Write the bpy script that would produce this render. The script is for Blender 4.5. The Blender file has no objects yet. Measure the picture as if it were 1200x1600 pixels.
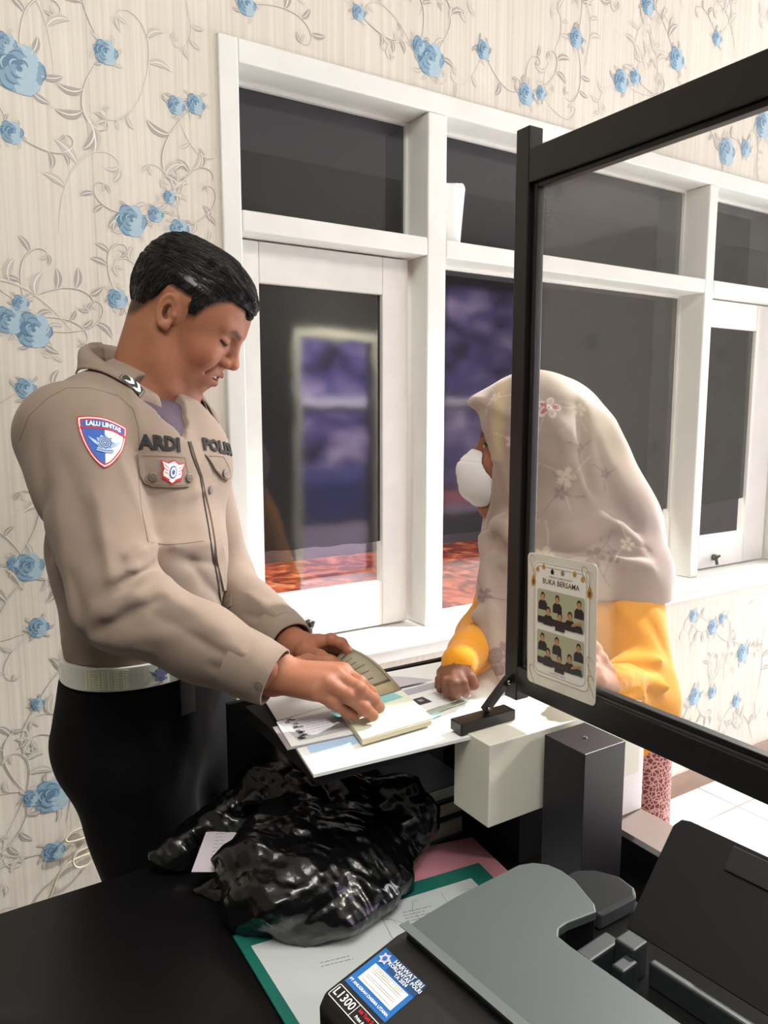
import bpy, bmesh, math, random
import numpy as np
from mathutils import Vector, Matrix
from mathutils.bvhtree import BVHTree

# ------------------------------------------------------------------ camera, world, lamps, exposure
SC = bpy.context.scene
COL = SC.collection
FPX, PITCH, YAW, CH = 1180.0, math.radians(7.5), math.radians(32.2), 1.40
FW = np.array([math.sin(YAW)*math.cos(PITCH), math.cos(YAW)*math.cos(PITCH), -math.sin(PITCH)])
RT = np.array([math.cos(YAW), -math.sin(YAW), 0.0])
UP = np.cross(RT, FW)
CAM = np.array([0, 0, CH])
cd = bpy.data.cameras.new('camera'); cam = bpy.data.objects.new('camera', cd); COL.objects.link(cam)
cam.location = (0, 0, CH); cam.rotation_euler = (math.pi/2-PITCH, 0, -YAW)
cd.sensor_fit = 'VERTICAL'; cd.sensor_height = 36.0; cd.lens = 36.0*FPX/1600.0
cd.clip_start = 0.02
SC.camera = cam
SC.view_settings.view_transform = 'Standard'
SC.view_settings.look = 'None'
SC.view_settings.exposure = 0.0
SC.view_settings.gamma = 1.0
SC.view_settings.use_curve_mapping = False
world = bpy.data.worlds.new('world'); SC.world = world; world.use_nodes = True
world.node_tree.nodes['Background'].inputs[0].default_value = (0.93, 0.96, 1.0, 1)
world.node_tree.nodes['Background'].inputs[1].default_value = 0.55

def lamp(name, loc, target, power, size, col=(1, 1, 1), sy=None):
    L = bpy.data.lights.new(name, 'AREA'); L.energy = power; L.color = col
    if sy: L.shape = 'RECTANGLE'; L.size = size; L.size_y = sy
    else: L.shape = 'DISK'; L.size = size
    o = bpy.data.objects.new(name, L); COL.objects.link(o); o.location = loc
    o.rotation_euler = (Vector(target)-Vector(loc)).to_track_quat('-Z', 'Y').to_euler()
    return o
lamp('ceiling_lamp_light', (0.0, -0.1, 2.83), (0.25, 0.7, 0), 40, 1.0, (1.0, 0.965, 0.90))
def spot(name, loc, target, power, radius, deg, col, blend=.35):
    L = bpy.data.lights.new(name, 'SPOT'); L.energy = power; L.color = col; L.shadow_soft_size = radius; L.spot_size = math.radians(deg); L.spot_blend = blend
    o = bpy.data.objects.new(name, L); COL.objects.link(o); o.location = loc
    o.rotation_euler = (Vector(target)-Vector(loc)).to_track_quat('-Z', 'Y').to_euler(); return o
spot('customer_spot_light', (2.45, 0.95, 2.75), (1.25, 0.85, 0.6), 480, 0.04, 62, (1.0, 0.975, 0.94))
lamp('doorway_daylight', (4.95, 1.05, 1.25), (1.6, 1.1, 0.45), 115, 0.9, (0.93, 0.96, 1.0), 1.7)

# ------------------------------------------------------------------ helpers
def s2l(c):
    return tuple(((v/255.0)/12.92 if v/255.0 <= 0.04045 else ((v/255.0+0.055)/1.055)**2.4) for v in c)

def mat(name, rgb, rough=0.5, metal=0.0, spec=0.5, var=0.0, vscale=20.0, bump=0.0, bscale=60.0, coat=0.0, rgb2=None, sss=0.0, attr=False, stretch=None, sheen=0.0, alpha=None, trans=0.0, bdist=0.002):
    m = bpy.data.materials.new(name); m.use_nodes = True
    nt = m.node_tree; b = nt.nodes['Principled BSDF']
    c = s2l(rgb)
    b.inputs['Base Color'].default_value = (*c, 1); b.inputs['Roughness'].default_value = rough
    b.inputs['Metallic'].default_value = metal; b.inputs['Specular IOR Level'].default_value = spec
    b.inputs['Coat Weight'].default_value = coat
    if sheen: b.inputs['Sheen Weight'].default_value = sheen
    if trans: b.inputs['Transmission Weight'].default_value = trans
    if alpha is not None: b.inputs['Alpha'].default_value = alpha
    if sss:
        b.inputs['Subsurface Weight'].default_value = sss
        b.inputs['Subsurface Radius'].default_value = (0.009, 0.0035, 0.002); b.inputs['Subsurface Scale'].default_value = 1.0
    tc = nt.nodes.new('ShaderNodeTexCoord')
    src = tc.outputs['Object']
    if stretch:
        mp = nt.nodes.new('ShaderNodeMapping'); mp.inputs['Scale'].default_value = stretch
        nt.links.new(src, mp.inputs['Vector']); src = mp.outputs['Vector']
    base = None
    if attr:
        a = nt.nodes.new('ShaderNodeAttribute'); a.attribute_name = 'tint'; base = a.outputs['Color']
    if var or rgb2:
        n = nt.nodes.new('ShaderNodeTexNoise'); n.inputs['Scale'].default_value = vscale; n.inputs['Detail'].default_value = 5
        nt.links.new(src, n.inputs['Vector'])
        r = nt.nodes.new('ShaderNodeValToRGB')
        r.color_ramp.elements[0].position = 0.35; r.color_ramp.elements[1].position = 0.65
        c2 = s2l(rgb2) if rgb2 else tuple(v*(1-var) for v in c)
        if attr:
            r.color_ramp.elements[0].color = (1-var, 1-var, 1-var, 1); r.color_ramp.elements[1].color = (1, 1, 1, 1)
            mx = nt.nodes.new('ShaderNodeMix'); mx.data_type = 'RGBA'; mx.blend_type = 'MULTIPLY'; mx.inputs[0].default_value = 1
            nt.links.new(base, mx.inputs[6]); nt.links.new(r.outputs[0], mx.inputs[7]); base = mx.outputs[2]
        else:
            r.color_ramp.elements[0].color = (*c2, 1); r.color_ramp.elements[1].color = (*c, 1)
            base = r.outputs[0]
        nt.links.new(n.outputs['Fac'], r.inputs[0])
    if base is not None: nt.links.new(base, b.inputs['Base Color'])
    if bump:
        n2 = nt.nodes.new('ShaderNodeTexNoise'); n2.inputs['Scale'].default_value = bscale; n2.inputs['Detail'].default_value = 6
        nt.links.new(src, n2.inputs['Vector'])
        bp = nt.nodes.new('ShaderNodeBump'); bp.inputs['Strength'].default_value = bump; bp.inputs['Distance'].default_value = bdist
        nt.links.new(n2.outputs['Fac'], bp.inputs['Height']); nt.links.new(bp.outputs[0], b.inputs['Normal'])
    return m

class MB:
    """collects shapes for ONE mesh object"""
    def __init__(s): s.v = []; s.f = []; s.m = []
    def add(s, vs, fs, mi=0):
        o = len(s.v); s.v += [tuple(v) for v in vs]; s.f += [tuple(i+o for i in f) for f in fs]; s.m += [mi]*len(fs); return s
    def box(s, a, b, mi=0, M=None):
        x0, y0, z0 = a; x1, y1, z1 = b
        vs = [(x0,y0,z0),(x1,y0,z0),(x1,y1,z0),(x0,y1,z0),(x0,y0,z1),(x1,y0,z1),(x1,y1,z1),(x0,y1,z1)]
        if M is not None: vs = [tuple(M @ Vector(v)) for v in vs]
        return s.add(vs, [(0,3,2,1),(4,5,6,7),(0,1,5,4),(1,2,6,5),(2,3,7,6),(3,0,4,7)], mi)
    def prism(s, pts, z0, z1, mi=0, M=None):
        n = len(pts)
        vs = [(p[0],p[1],z0) for p in pts]+[(p[0],p[1],z1) for p in pts]
        if M is not None: vs = [tuple(M @ Vector(v)) for v in vs]
        fs = [tuple(range(n-1,-1,-1)), tuple(range(n,2*n))]+[(i,(i+1)%n,n+(i+1)%n,n+i) for i in range(n)]
        return s.add(vs, fs, mi)
    def tube(s, pts, rs, n=10, mi=0, cap=True):
        pts = [np.array(p, float) for p in pts]
        if not hasattr(rs, '__len__'): rs = [rs]*len(pts)
        vs = []; prev = None
        for i, p in enumerate(pts):
            t = pts[min(i+1, len(pts)-1)]-pts[max(i-1, 0)]; t /= np.linalg.norm(t)+1e-12
            if prev is None:
                a = np.array([0, 0, 1.0]) if abs(t[2]) < .9 else np.array([1.0, 0, 0])
            else: a = prev
            u = a-t*(a@t); u /= np.linalg.norm(u)+1e-12; prev = u; w = np.cross(t, u)
            for k in range(n):
                q = 2*math.pi*k/n; vs.append(tuple(p+rs[i]*(math.cos(q)*u+math.sin(q)*w)))
        fs = []
        for i in range(len(pts)-1):
            for k in range(n):
                fs.append((i*n+k, i*n+(k+1)%n, (i+1)*n+(k+1)%n, (i+1)*n+k))
        if cap: fs.append(tuple(range(n-1, -1, -1))); fs.append(tuple(range((len(pts)-1)*n, len(pts)*n)))
        return s.add(vs, fs, mi)
    def build(s, name, mats, parent=None, bevel=0.0, smooth=False, seg=2):
        me = bpy.data.meshes.new(name); me.from_pydata(s.v, [], s.f)
        if not isinstance(mats, (list, tuple)): mats = [mats]
        for m in mats: me.materials.append(m)
        for p, i in zip(me.polygons, s.m): p.material_index = i; p.use_smooth = smooth
        o = bpy.data.objects.new(name, me); COL.objects.link(o)
        if parent is not None: o.parent = parent
        if bevel:
            md = o.modifiers.new('bevel', 'BEVEL'); md.width = bevel; md.segments = seg; md.limit_method = 'ANGLE'
        me.update()
        return o

def tag(o, label=None, cat=None, group=None, kind=None):
    if label: o['label'] = label
    if cat: o['category'] = cat
    if group: o['group'] = group
    if kind: o['kind'] = kind
    return o
def empty(name, loc=(0, 0, 0), label=None, cat=None, group=None):
    """the thing's root; its parts are modelled in room coordinates and offset back"""
    o = bpy.data.objects.new(name, None); COL.objects.link(o); o.location = loc; o.empty_display_size = .05
    return tag(o, label, cat, group)
def settle(root):
    """parts were modelled in room coordinates: cancel the root's location"""
    for ch in list(COL.objects):
        if ch.parent is root and ch.get('room', 1): ch.location = tuple(-v for v in root.location)

def pxd(x, y, t):
    """point in the room seen towards photo position x, y at the real depth t"""
    return CAM+(FW+RT*(x-600)/FPX+UP*(800-y)/FPX)*t
def ray_of(x, y): return FW+RT*(x-600)/FPX+UP*(800-y)/FPX
def onY(x, y, Y): d = ray_of(x, y); return CAM+d*(Y/d[1])
def onX(x, y, X): d = ray_of(x, y); return CAM+d*(X/d[0])
def onZ(x, y, Z): d = ray_of(x, y); return CAM+d*((Z-CH)/d[2])

def text_geo(s, size=1.0, bold=0.0, align='CENTER', res=2, spacing=1.0, squeeze=1.0):
    """text outline as triangulated flat geometry (list of verts 2D, faces), centred vertically"""
    cu = bpy.data.curves.new('t', 'FONT'); cu.body = s; cu.size = size; cu.align_x = align; cu.align_y = 'CENTER'
    cu.offset = bold; cu.resolution_u = res; cu.space_character = spacing
    o = bpy.data.objects.new('t', cu); COL.objects.link(o)
    dg = bpy.context.evaluated_depsgraph_get(); dg.update()
    me = bpy.data.meshes.new_from_object(o.evaluated_get(dg))
    vs = [(v.co.x*squeeze, v.co.y) for v in me.vertices]; fs = [tuple(p.vertices) for p in me.polygons]
    bpy.data.objects.remove(o); bpy.data.curves.remove(cu); bpy.data.meshes.remove(me)
    return vs, fs
def frame_on(O, U, V):
    O = np.array(O, float); U = np.array(U, float); V = np.array(V, float); U /= np.linalg.norm(U); V = V-U*(U@V); V /= np.linalg.norm(V)
    N = np.cross(U, V)
    return lambda x, y, z=0.0: tuple(O+U*x+V*y+N*z)
def put2d(mb, fr, vs, fs, mi, z, dx=0, dy=0, rot=0):
    c, s_ = math.cos(rot), math.sin(rot)
    mb.add([fr(x*c-y*s_+dx, x*s_+y*c+dy, z) for x, y in vs], fs, mi)
def rect2(x0, y0, x1, y1, r=0.0, n=5):
    if r <= 0: return [(x0,y0),(x1,y0),(x1,y1),(x0,y1)]
    out = []
    for cx, cy, a in ((x1-r,y0+r,-90),(x1-r,y1-r,0),(x0+r,y1-r,90),(x0+r,y0+r,180)):
        for k in range(n+1):
            q = math.radians(a+90*k/n); out.append((cx+r*math.cos(q), cy+r*math.sin(q)))
    return out
def poly2(mb, fr, pts, mi, z): mb.add([fr(x, y, z) for x, y in pts], [tuple(range(len(pts)))], mi)
def line2(mb, fr, pts, w, mi, z, taper=False):
    n = len(pts)
    if n < 2: return
    vs = []
    for i, p in enumerate(pts):
        a = pts[max(i-1, 0)]; b = pts[min(i+1, n-1)]; dx, dy = b[0]-a[0], b[1]-a[1]; L = math.hypot(dx, dy)+1e-9
        ww = w/2*(math.sin(math.pi*(0.08+0.84*i/(n-1))) if taper else 1)
        vs += [(p[0]-dy/L*ww, p[1]+dx/L*ww), (p[0]+dy/L*ww, p[1]-dx/L*ww)]
    mb.add([fr(x, y, z) for x, y in vs], [(2*i+1, 2*i+3, 2*i+2, 2*i) for i in range(n-1)], mi)
# ------------------------------------------------------------------ the room
WY = 1.65
M_white = mat('white_gloss_paint', (232, 231, 226), 0.35, var=0.06, vscale=9, bump=0.25, bscale=25)
M_white2 = mat('white_sash_paint', (228, 226, 220), 0.4, var=0.07, vscale=12, bump=0.25, bscale=30)
def wall_material():
    m = mat('floral_wallpaper', (219, 211, 198), 0.6, spec=0.3)
    nt = m.node_tree; b = nt.nodes['Principled BSDF']
    tc = nt.nodes.new('ShaderNodeTexCoord')
    mp = nt.nodes.new('ShaderNodeMapping'); mp.inputs['Scale'].default_value = (150, 1, 1.2)
    n = nt.nodes.new('ShaderNodeTexNoise'); n.inputs['Scale'].default_value = 1.0; n.inputs['Detail'].default_value = 3
    r = nt.nodes.new('ShaderNodeValToRGB'); r.color_ramp.elements[0].position = .3; r.color_ramp.elements[1].position = .7
    r.color_ramp.elements[0].color = (*s2l((211, 203, 190)), 1); r.color_ramp.elements[1].color = (*s2l((226, 219, 207)), 1)
    nt.links.new(tc.outputs['Object'], mp.inputs[0]); nt.links.new(mp.outputs[0], n.inputs['Vector']); nt.links.new(n.outputs['Fac'], r.inputs[0])
    nt.links.new(r.outputs[0], b.inputs['Base Color'])
    bp = nt.nodes.new('ShaderNodeBump'); bp.inputs['Strength'].default_value = .35; bp.inputs['Distance'].default_value = .001
    nt.links.new(n.outputs['Fac'], bp.inputs['Height']); nt.links.new(bp.outputs[0], b.inputs['Normal'])
    return m
WP = [wall_material(), mat('wallpaper_vine_grey', (172, 165, 158), .55), mat('wallpaper_vine_pale', (198, 191, 182), .55),
      mat('wallpaper_vine_white', (236, 230, 220), .5), mat('wallpaper_rose_blue', (134, 166, 188), .6), mat('wallpaper_rose_light', (172, 196, 210), .6), mat('wallpaper_rose_dark', (98, 132, 160), .6)]
WX0, WX1, WZ0, WZ1 = 0.617, 2.905, 0.775, 2.199
wb = MB()
def wallrect(x0, x1, z0, z1): wb.add([(x0,WY,z0),(x1,WY,z0),(x1,WY,z1),(x0,WY,z1)], [(0,1,2,3)], 0)
wallrect(-2.2, WX0, 0, 2.9); wallrect(WX1, 5.2, 0, 2.9); wallrect(WX0, WX1, 0, WZ0); wallrect(WX0, WX1, WZ1, 2.9)
for a in ((-2.2,WX0,0,2.9),(WX1,5.2,0,2.9),(WX0,WX1,0,WZ0),(WX0,WX1,WZ1,2.9)):
    wb.box((a[0],WY+.001,a[2]),(a[1],WY+.12,a[3]), 0)
rng = random.Random(7)
def wfr(x, z, y=0): return (x, WY-0.0004-y-(len(wb.f) % 61)*4e-6, z)
def wpoly(pts, mi, lay): wb.add([wfr(x, z, lay*0.00025) for x, z in pts], [tuple(range(len(pts)))], mi)
def inwin(x, z, m=0.0): return WX0-m < x < WX1+m and WZ0-.05-m < z < WZ1+m
def strip(pts, w, mi, lay=0):
    pts2 = [p for p in pts]
    if any(inwin(x, z, .004) for x, z in pts2): return
    n = len(pts2); vs = []
    for i, p in enumerate(pts2):
        a = pts2[max(i-1,0)]; b = pts2[min(i+1,n-1)]; dx, dz = b[0]-a[0], b[1]-a[1]; L = math.hypot(dx, dz)+1e-9
        ww = w/2*(0.25+0.75*math.sin(math.pi*min(1, (i+.6)/(n))))
        vs += [(p[0]-dz/L*ww, p[1]+dx/L*ww), (p[0]+dz/L*ww, p[1]-dx/L*ww)]
    wb.add([wfr(x, z, lay*0.00025) for x, z in vs], [(2*i+1, 2*i+3, 2*i+2, 2*i) for i in range(n-1)], mi)
def scroll(x, z, ang, L, curl, w, mi=1, leaves=True, n=26):
    """a vine that starts straight and curls up into a spiral"""
    pts = [(x, z)]; a = ang; side = 1 if curl > 0 else -1
    for i in range(n):
        u = i/n; a += curl*(0.25+2.2*u*u)/n*2.0; st = L/n*(1.25-0.85*u)
        x += math.cos(a)*st; z += math.sin(a)*st; pts.append((x, z))
        if leaves and i in (6, 11, 16) and rng.random() < .8:
            leaf(x, z, a-side*rng.uniform(.6, 1.1), L*rng.uniform(.15, .24), mi, side=-side)
    strip(pts, w, mi, 1)
    strip([(px+w*.35, pz+w*.3) for px, pz in pts], w*.35, 3, 2)
    ex, ez = pts[-1]; leaf(ex, ez, a, L*.12, mi, side); leaf(ex, ez, a+side*.9, L*.10, 2, side)
def leaf(x, z, a, L, mi, side=1):
    """a curled acanthus leaf"""
    if inwin(x, z, L): return
    top, bot = [], []
    for i in range(8):
        u = i/7; aa = a+side*u*1.2
        cx = x+L*u*math.cos(a+side*u*.6); cz = z+L*u*math.sin(a+side*u*.6)
        h = L*.21*math.sin(math.pi*min(1, u*1.02))**.8
        top.append((cx-h*math.sin(aa), cz+h*math.cos(aa))); bot.append((cx+h*.6*math.sin(aa), cz-h*.6*math.cos(aa)))
    wpoly(bot+top[::-1], mi, 2)
    strip([( (t[0]+b[0])/2, (t[1]+b[1])/2) for t, b in zip(top, bot)], L*.05, 3, 3)
def rose(x, z, r):
    if inwin(x, z, r*1.1): return
    for k in range(6):
        a = k*1.05+rng.uniform(-.3, .3); leaf(x+r*.8*math.cos(a), z+r*.8*math.sin(a), a+rng.uniform(-.4,.4), r*rng.uniform(.6, 1.0), rng.choice((1, 2)), rng.choice((1, -1)))
    for ring, (n, rr, pr, lay) in enumerate(((6, .62, .48, 3), (5, .36, .42, 5), (4, .15, .30, 7))):
        for k in range(n):
            a = 2*math.pi*(k+.3*ring)/n+rng.uniform(-.15, .15); cx, cz = x+r*rr*math.cos(a), z+r*rr*math.sin(a)
            pts = []
            for j in range(11):
                q = 2*math.pi*j/11; e = pr*r*(1+.10*math.sin(3*q+k)); ux, uz = e*.78*math.cos(q), e*math.sin(q)
                pts.append((cx+ux*math.cos(a)-uz*math.sin(a), cz+ux*math.sin(a)+uz*math.cos(a)))
            wpoly(pts, (4, 5, 4, 6)[(k+ring) % 4], lay+.1*k)
            q0 = a-1.0
            strip([(cx+pr*r*.72*math.cos(q0+.33*j), cz+pr*r*.72*math.sin(q0+.33*j)) for j in range(7)], r*.07, 5 if (k+ring) % 2 else 6, lay+1)
    wpoly([(x+r*.12*math.cos(q*.9), z+r*.12*math.sin(q*.9)) for q in range(7)], 6, 9)
# roses where the paper shows them (wall x, wall z, radius) read off the wall plane
RP = [(30,108,30),(8,68,13),(165,82,15),(205,345,21),(243,335,11),(265,308,9),(280,359,14),(275,165,12),(305,163,13),(18,207,14),(14,500,19),(52,516,24),(32,474,11),
      (183,467,14),(40,607,14),(385,8,13),(672,92,22),(655,72,12),(755,78,12),(822,148,14),(845,146,9),(1057,92,14),(970,127,14),(992,120,10),(1012,8,12),(1135,238,17),(1165,232,11),(1192,195,16),
      (45,886,20),(22,880,10),(60,980,14),(82,1242,24),(50,1246,12),(84,1330,14),(58,1100,9),(545,1032,14),(672,1024,12),(1083,962,9),(1113,980,11),(1128,966,8),(1085,1088,13),(1112,1082,9),(1160,1020,13),
      (1032,1205,9),(1150,1095,9),(900,60,12),(560,20,10),(1120,60,9),(-60,300,20),(-50,800,20),(420,1190,14),(620,1110,12),(1260,900,16),(1270,300,16)]
for i, (px, py, r) in enumerate(RP):
    P = onY(px, py, WY); k = np.linalg.norm(P-CAM)/FPX
    rose(P[0], P[2], r*k*1.05)
    for j in range(2):
        a = rng.uniform(0, 6.28)
        scroll(P[0]+math.cos(a)*r*k, P[2]+math.sin(a)*r*k, a, rng.uniform(.12, .24), rng.choice((1, -1))*rng.uniform(1.2, 2.4), rng.uniform(.0034, .0050), rng.choice((1, 1, 2)))
# vines spread over the rest of the paper
gx = -1.6
while gx < 4.6:
    gz = 0.12
    while gz < 2.85:
        x = gx+rng.uniform(-.06, .06); z = gz+rng.uniform(-.07, .07)
        if not inwin(x, z, .03):
            a = rng.uniform(.9, 2.2)
            scroll(x, z, a, rng.uniform(.18, .30), rng.choice((1, -1))*rng.uniform(.9, 2.0), rng.uniform(.0028, .0044), rng.choice((1, 2, 2)))
            if rng.random() < .5: scroll(x, z, a+3.1, rng.uniform(.12, .2), rng.choice((1, -1))*1.8, .0022, 2)
            if (x < -.1 or x > 2.95) and rng.random() < .6: rose(x+.05, z+.06, rng.uniform(.014, .028))
        gz += .21
    gx += .21
# joints between the paper's lengths
for x in (.352, -.18, 1.42, 1.95, 3.25, 3.78):
    strip([(x, .02+.14*k) for k in range(6)] if .6 < x < 2.9 else [(x, .02+.28*k) for k in range(11)], .0014, 2, 1)
wall = tag(wb.build('wall_back', WP), kind='structure')

# floor of white tiles
mf = mat('white_floor_tile', (232, 233, 232), .12, spec=.5)
nt = mf.node_tree; b = nt.nodes['Principled BSDF']; tc = nt.nodes.new('ShaderNodeTexCoord'); br = nt.nodes.new('ShaderNodeTexBrick')
mpn = nt.nodes.new('ShaderNodeMapping'); mpn.inputs['Location'].default_value = (-.03, .12, 0); nt.links.new(tc.outputs['Object'], mpn.inputs[0]); nt.links.new(mpn.outputs[0], br.inputs['Vector'])
br.offset = 0; br.inputs['Color1'].default_value = (*s2l((236, 237, 236)), 1); br.inputs['Color2'].default_value = (*s2l((232, 234, 234)), 1); br.inputs['Mortar'].default_value = (*s2l((165, 162, 158)), 1)
br.inputs['Scale'].default_value = 1; br.inputs['Mortar Size'].default_value = .004; br.inputs['Brick Width'].default_value = .4; br.inputs['Row Height'].default_value = .4
nt.links.new(br.outputs['Color'], b.inputs['Base Color'])
tag(MB().box((-2.2, -2.2, -.05), (5.2, WY, 0)).build('floor', mf), kind='structure')
tag(MB().box((-2.2, -2.2, 2.9), (5.2, WY+.12, 2.95)).build('ceiling', mat('ceiling_white', (225, 223, 218), .8, var=.04, vscale=3)), kind='structure')
M_bb = mat('brown_tile_skirting', (150, 122, 104), .4, var=.1, vscale=14)
tag(MB().box((-2.2, WY-.012, 0), (5.2, WY+.0005, .078)).build('baseboard_back', M_bb, bevel=.002), kind='structure')

# the wall behind the photographer, with the bright doorway and shop window that the dark film mirrors
tag(MB().box((5.2, -2.3, 0), (5.3, WY+.12, 2.9)).build('wall_right', mat('right_wall_paint', (74, 72, 70), .85, var=.04, vscale=4)), kind='structure')
M_plain = mat('plain_room_paint', (58, 56, 54), .9, var=.05, vscale=4)
b2 = MB()
DX0, DX1, EX0, EX1 = 2.72, 3.42, 4.25, 5.2
b2.box((-2.2, -2.3, 0), (DX0, -2.2, 2.9)); b2.box((DX1, -2.3, 0), (EX0, -2.2, 2.9)); b2.box((DX0, -2.3, 2.0), (DX1, -2.2, 2.9)); b2.box((EX0, -2.3, 2.55), (EX1, -2.2, 2.9)); b2.box((EX0, -2.3, 0), (EX1, -2.2, .45))
tag(b2.build('wall_front', M_plain), kind='structure')
tag(MB().box((-2.3, -2.3, 0), (-2.2, WY+.12, 2.9)).build('wall_left', mat('left_wall_paint', (150, 146, 138), .85, var=.04, vscale=4)), kind='structure')
M_jamb = mat('cream_door_frame', (250, 246, 226), .4)
b3 = MB(); b3.box((DX0-.07, -2.19, 0), (DX0, -2.14, 2.07)); b3.box((DX0, -2.19, 2.0), (DX1+.05, -2.14, 2.07)); b3.box((DX1, -2.19, 0), (DX1+.05, -2.14, 2.0))
tag(b3.build('door_1', M_jamb, bevel=.003), kind='structure')
# street scene outside that doorway: a lilac facade, a blue parked cover, a pink kerb
ms = bpy.data.materials.new('street_facade_daylight'); ms.use_nodes = True; nt = ms.node_tree; b = nt.nodes['Principled BSDF']
tc = nt.nodes.new('ShaderNodeTexCoord'); n = nt.nodes.new('ShaderNodeTexNoise'); n.inputs['Scale'].default_value = 1.6; n.inputs['Detail'].default_value = 4
mp = nt.nodes.new('ShaderNodeMapping'); mp.inputs['Scale'].default_value = (1.2, 1, 1.8)
r = nt.nodes.new('ShaderNodeValToRGB'); e = r.color_ramp.elements
e[0].position = .36; e[0].color = (*s2l((40, 36, 52)), 1); e[1].position = .68; e[1].color = (*s2l((226, 208, 236)), 1)
for p_, c_ in ((.46, (92, 84, 150)), (.52, (128, 112, 160)), (.6, (176, 156, 196))):
    q = e.new(p_); q.color = (*s2l(c_), 1)
nt.links.new(tc.outputs['Object'], mp.inputs[0]); nt.links.new(mp.outputs[0], n.inputs['Vector']); nt.links.new(n.outputs['Fac'], r.inputs[0]); nt.links.new(r.outputs[0], b.inputs['Base Color']); b.inputs['Roughness'].default_value = .9
tag(MB().box((1, -6.1, 0), (11, -6, 4.0)).build('neighbouring_facade', ms), 'lilac grey building front across the lane, mirrored in the dark panes', 'building')
tag(MB().box((1.0, -6.0, -.03), (11, -2.3, 0)).build('lane', mat('lane_paving', (150, 132, 148), .9, var=.2, vscale=3)), kind='structure')
lamp('lane_daylight', (5.0, -3.4, 3.6), (5.0, -6, 1.0), 2200, 3.0, (.98, .96, 1.0), 1.5)

lamp('door_frame_fill', (3.05, -1.5, 2.6), (3.05, -2.2, 1.2), 240, .4, (1, .97, .85), .4)  # added fill lamp, brightens the door frame for its reflection
tag(MB().box((1.0, -5.995, 0), (10, -5.75, .16)).build('kerb', mat('pink_painted_kerb', (226, 120, 130), .8), bevel=.01), 'pink painted kerb along the lane, mirrored in the dark pane', 'kerb')
tag(MB().box((4.05, -5.6, .0), (5.3, -4.9, .62)).build('covered_cart', mat('blue_tarpaulin', (58, 62, 130), .6, var=.3, vscale=4), bevel=.08), 'blue covered cart parked in the lane, mirrored in the left pane', 'cart')
tag(MB().box((2.2, -5.99, 1.5), (9.5, -5.9, 1.62)).build('facade_ledge', mat('white_facade_ledge', (236, 226, 240), .7)), 'white ledge across the neighbouring building front', 'ledge')
lamp('lane_floor_fill', (4.5, -4.2, 3.6), (4.5, -4.4, 0), 350, 2.5, (1, .97, 1), 2.0)  # second lamp added to brighten the lane paving
# ------------------------------------------------------------------ the window
def cable_pts():
    pix = [(150, 1296), (132, 1292), (112, 1300), (101, 1312), (106, 1317), (122, 1313), (140, 1306), (152, 1312), (140, 1324), (120, 1330), (112, 1346), (120, 1358), (138, 1352), (148, 1338), (152, 1330), (138, 1334), (112, 1344), (92, 1362), (84, 1386), (76, 1405), (60, 1440)]
    out = []
    for i in range(len(pix)-1):
        for k in range(4):
            u = k/4; x = pix[i][0]*(1-u)+pix[i+1][0]*u; y = pix[i][1]*(1-u)+pix[i+1][1]*u; out.append(tuple(onY(x, y, 1.640+.005*math.sin(i+u))))
    for _ in range(3): out = [out[0]]+[tuple((np.array(out[j-1])+2*np.array(out[j])+np.array(out[j+1]))/4) for j in range(1, len(out)-1)]+[out[-1]]
    return out
tag(MB().tube(cable_pts(), .0022, 8).build('cable', mat('cream_cable', (206, 196, 174), .5), smooth=True), 'thin cream cable looped against the wallpaper behind the officer', 'cable')
GY = 1.742
w = MB()
def wbx(x0, x1, z0, z1, y0=WY-.012, y1=WY+.115): w.box((x0, y0, z0), (x1, y1, z1))
wbx(WX0, .662, .82, WZ1); wbx(2.86, WX1, .82, WZ1)
wbx(.662, 2.86, 2.149, WZ1)
wbx(1.164, 1.223, .82, 2.149); wbx(2.308, 2.353, .82, 2.149)
wbx(.662, 1.164, 1.800, 1.845); wbx(1.223, 2.308, 1.800, 1.845); wbx(2.353, 2.86, 1.800, 1.845)
wf = tag(w.build('window_1', M_white, bevel=.004), kind='structure')
tag(MB().box((WX0-.02, WY-.035, .776), (WX1+.03, WY+.115, .8195)).build('window_sill', M_white, wf, bevel=.006))
tag(MB().box((WX0-.0, WY-.017, .742), (WX1+.0, WY+.0, .7755)).build('sill_apron', M_white, wf, bevel=.002))
w = MB()
for x0, x1, z0, z1 in ((.662,1.164,1.845,2.149),(1.223,2.308,1.845,2.149),(2.353,2.86,1.845,2.149),(1.223,2.308,.82,1.80)):   # glazing beads round the fixed panes
    t_ = .008
    w.box((x0, GY-.012, z0), (x0+t_, GY-.002, z1)); w.box((x1-t_, GY-.012, z0), (x1, GY-.002, z1)); w.box((x0+t_, GY-.012, z0), (x1-t_, GY-.002, z0+t_)); w.box((x0+t_, GY-.012, z1-t_), (x1-t_, GY-.002, z1))
w.build('glazing_bead', M_white, wf)
def sash(x0, x1, sy, gl, gr, gt, gb, knob_x):
    s = MB(); y1 = sy+.032
    s.box((x0, sy, .825), (gl, y1, 1.796)); s.box((gr, sy, .825), (x1, y1, 1.796)); s.box((gl, sy, gt), (gr, y1, 1.796)); s.box((gl, sy, .825), (gr, y1, gb))
    o = s.build('casement_sash', M_white2, wf, bevel=.003)
    k = MB(); k.tube([(knob_x, sy, .862), (knob_x, sy-.012, .862)], [.012, .012], 12); k.tube([(knob_x, sy-.012, .862), (knob_x+.004, sy-.026, .872)], [.006, .004], 8); k.tube([(knob_x, sy-.012, .862), (knob_x-.006, sy-.022, .838)], [.006, .006], 8)
    k.build('window_latch', mat('latch_metal', (70, 66, 62), .35, .7), o, smooth=True)
    return o
SY = 1.70
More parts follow.
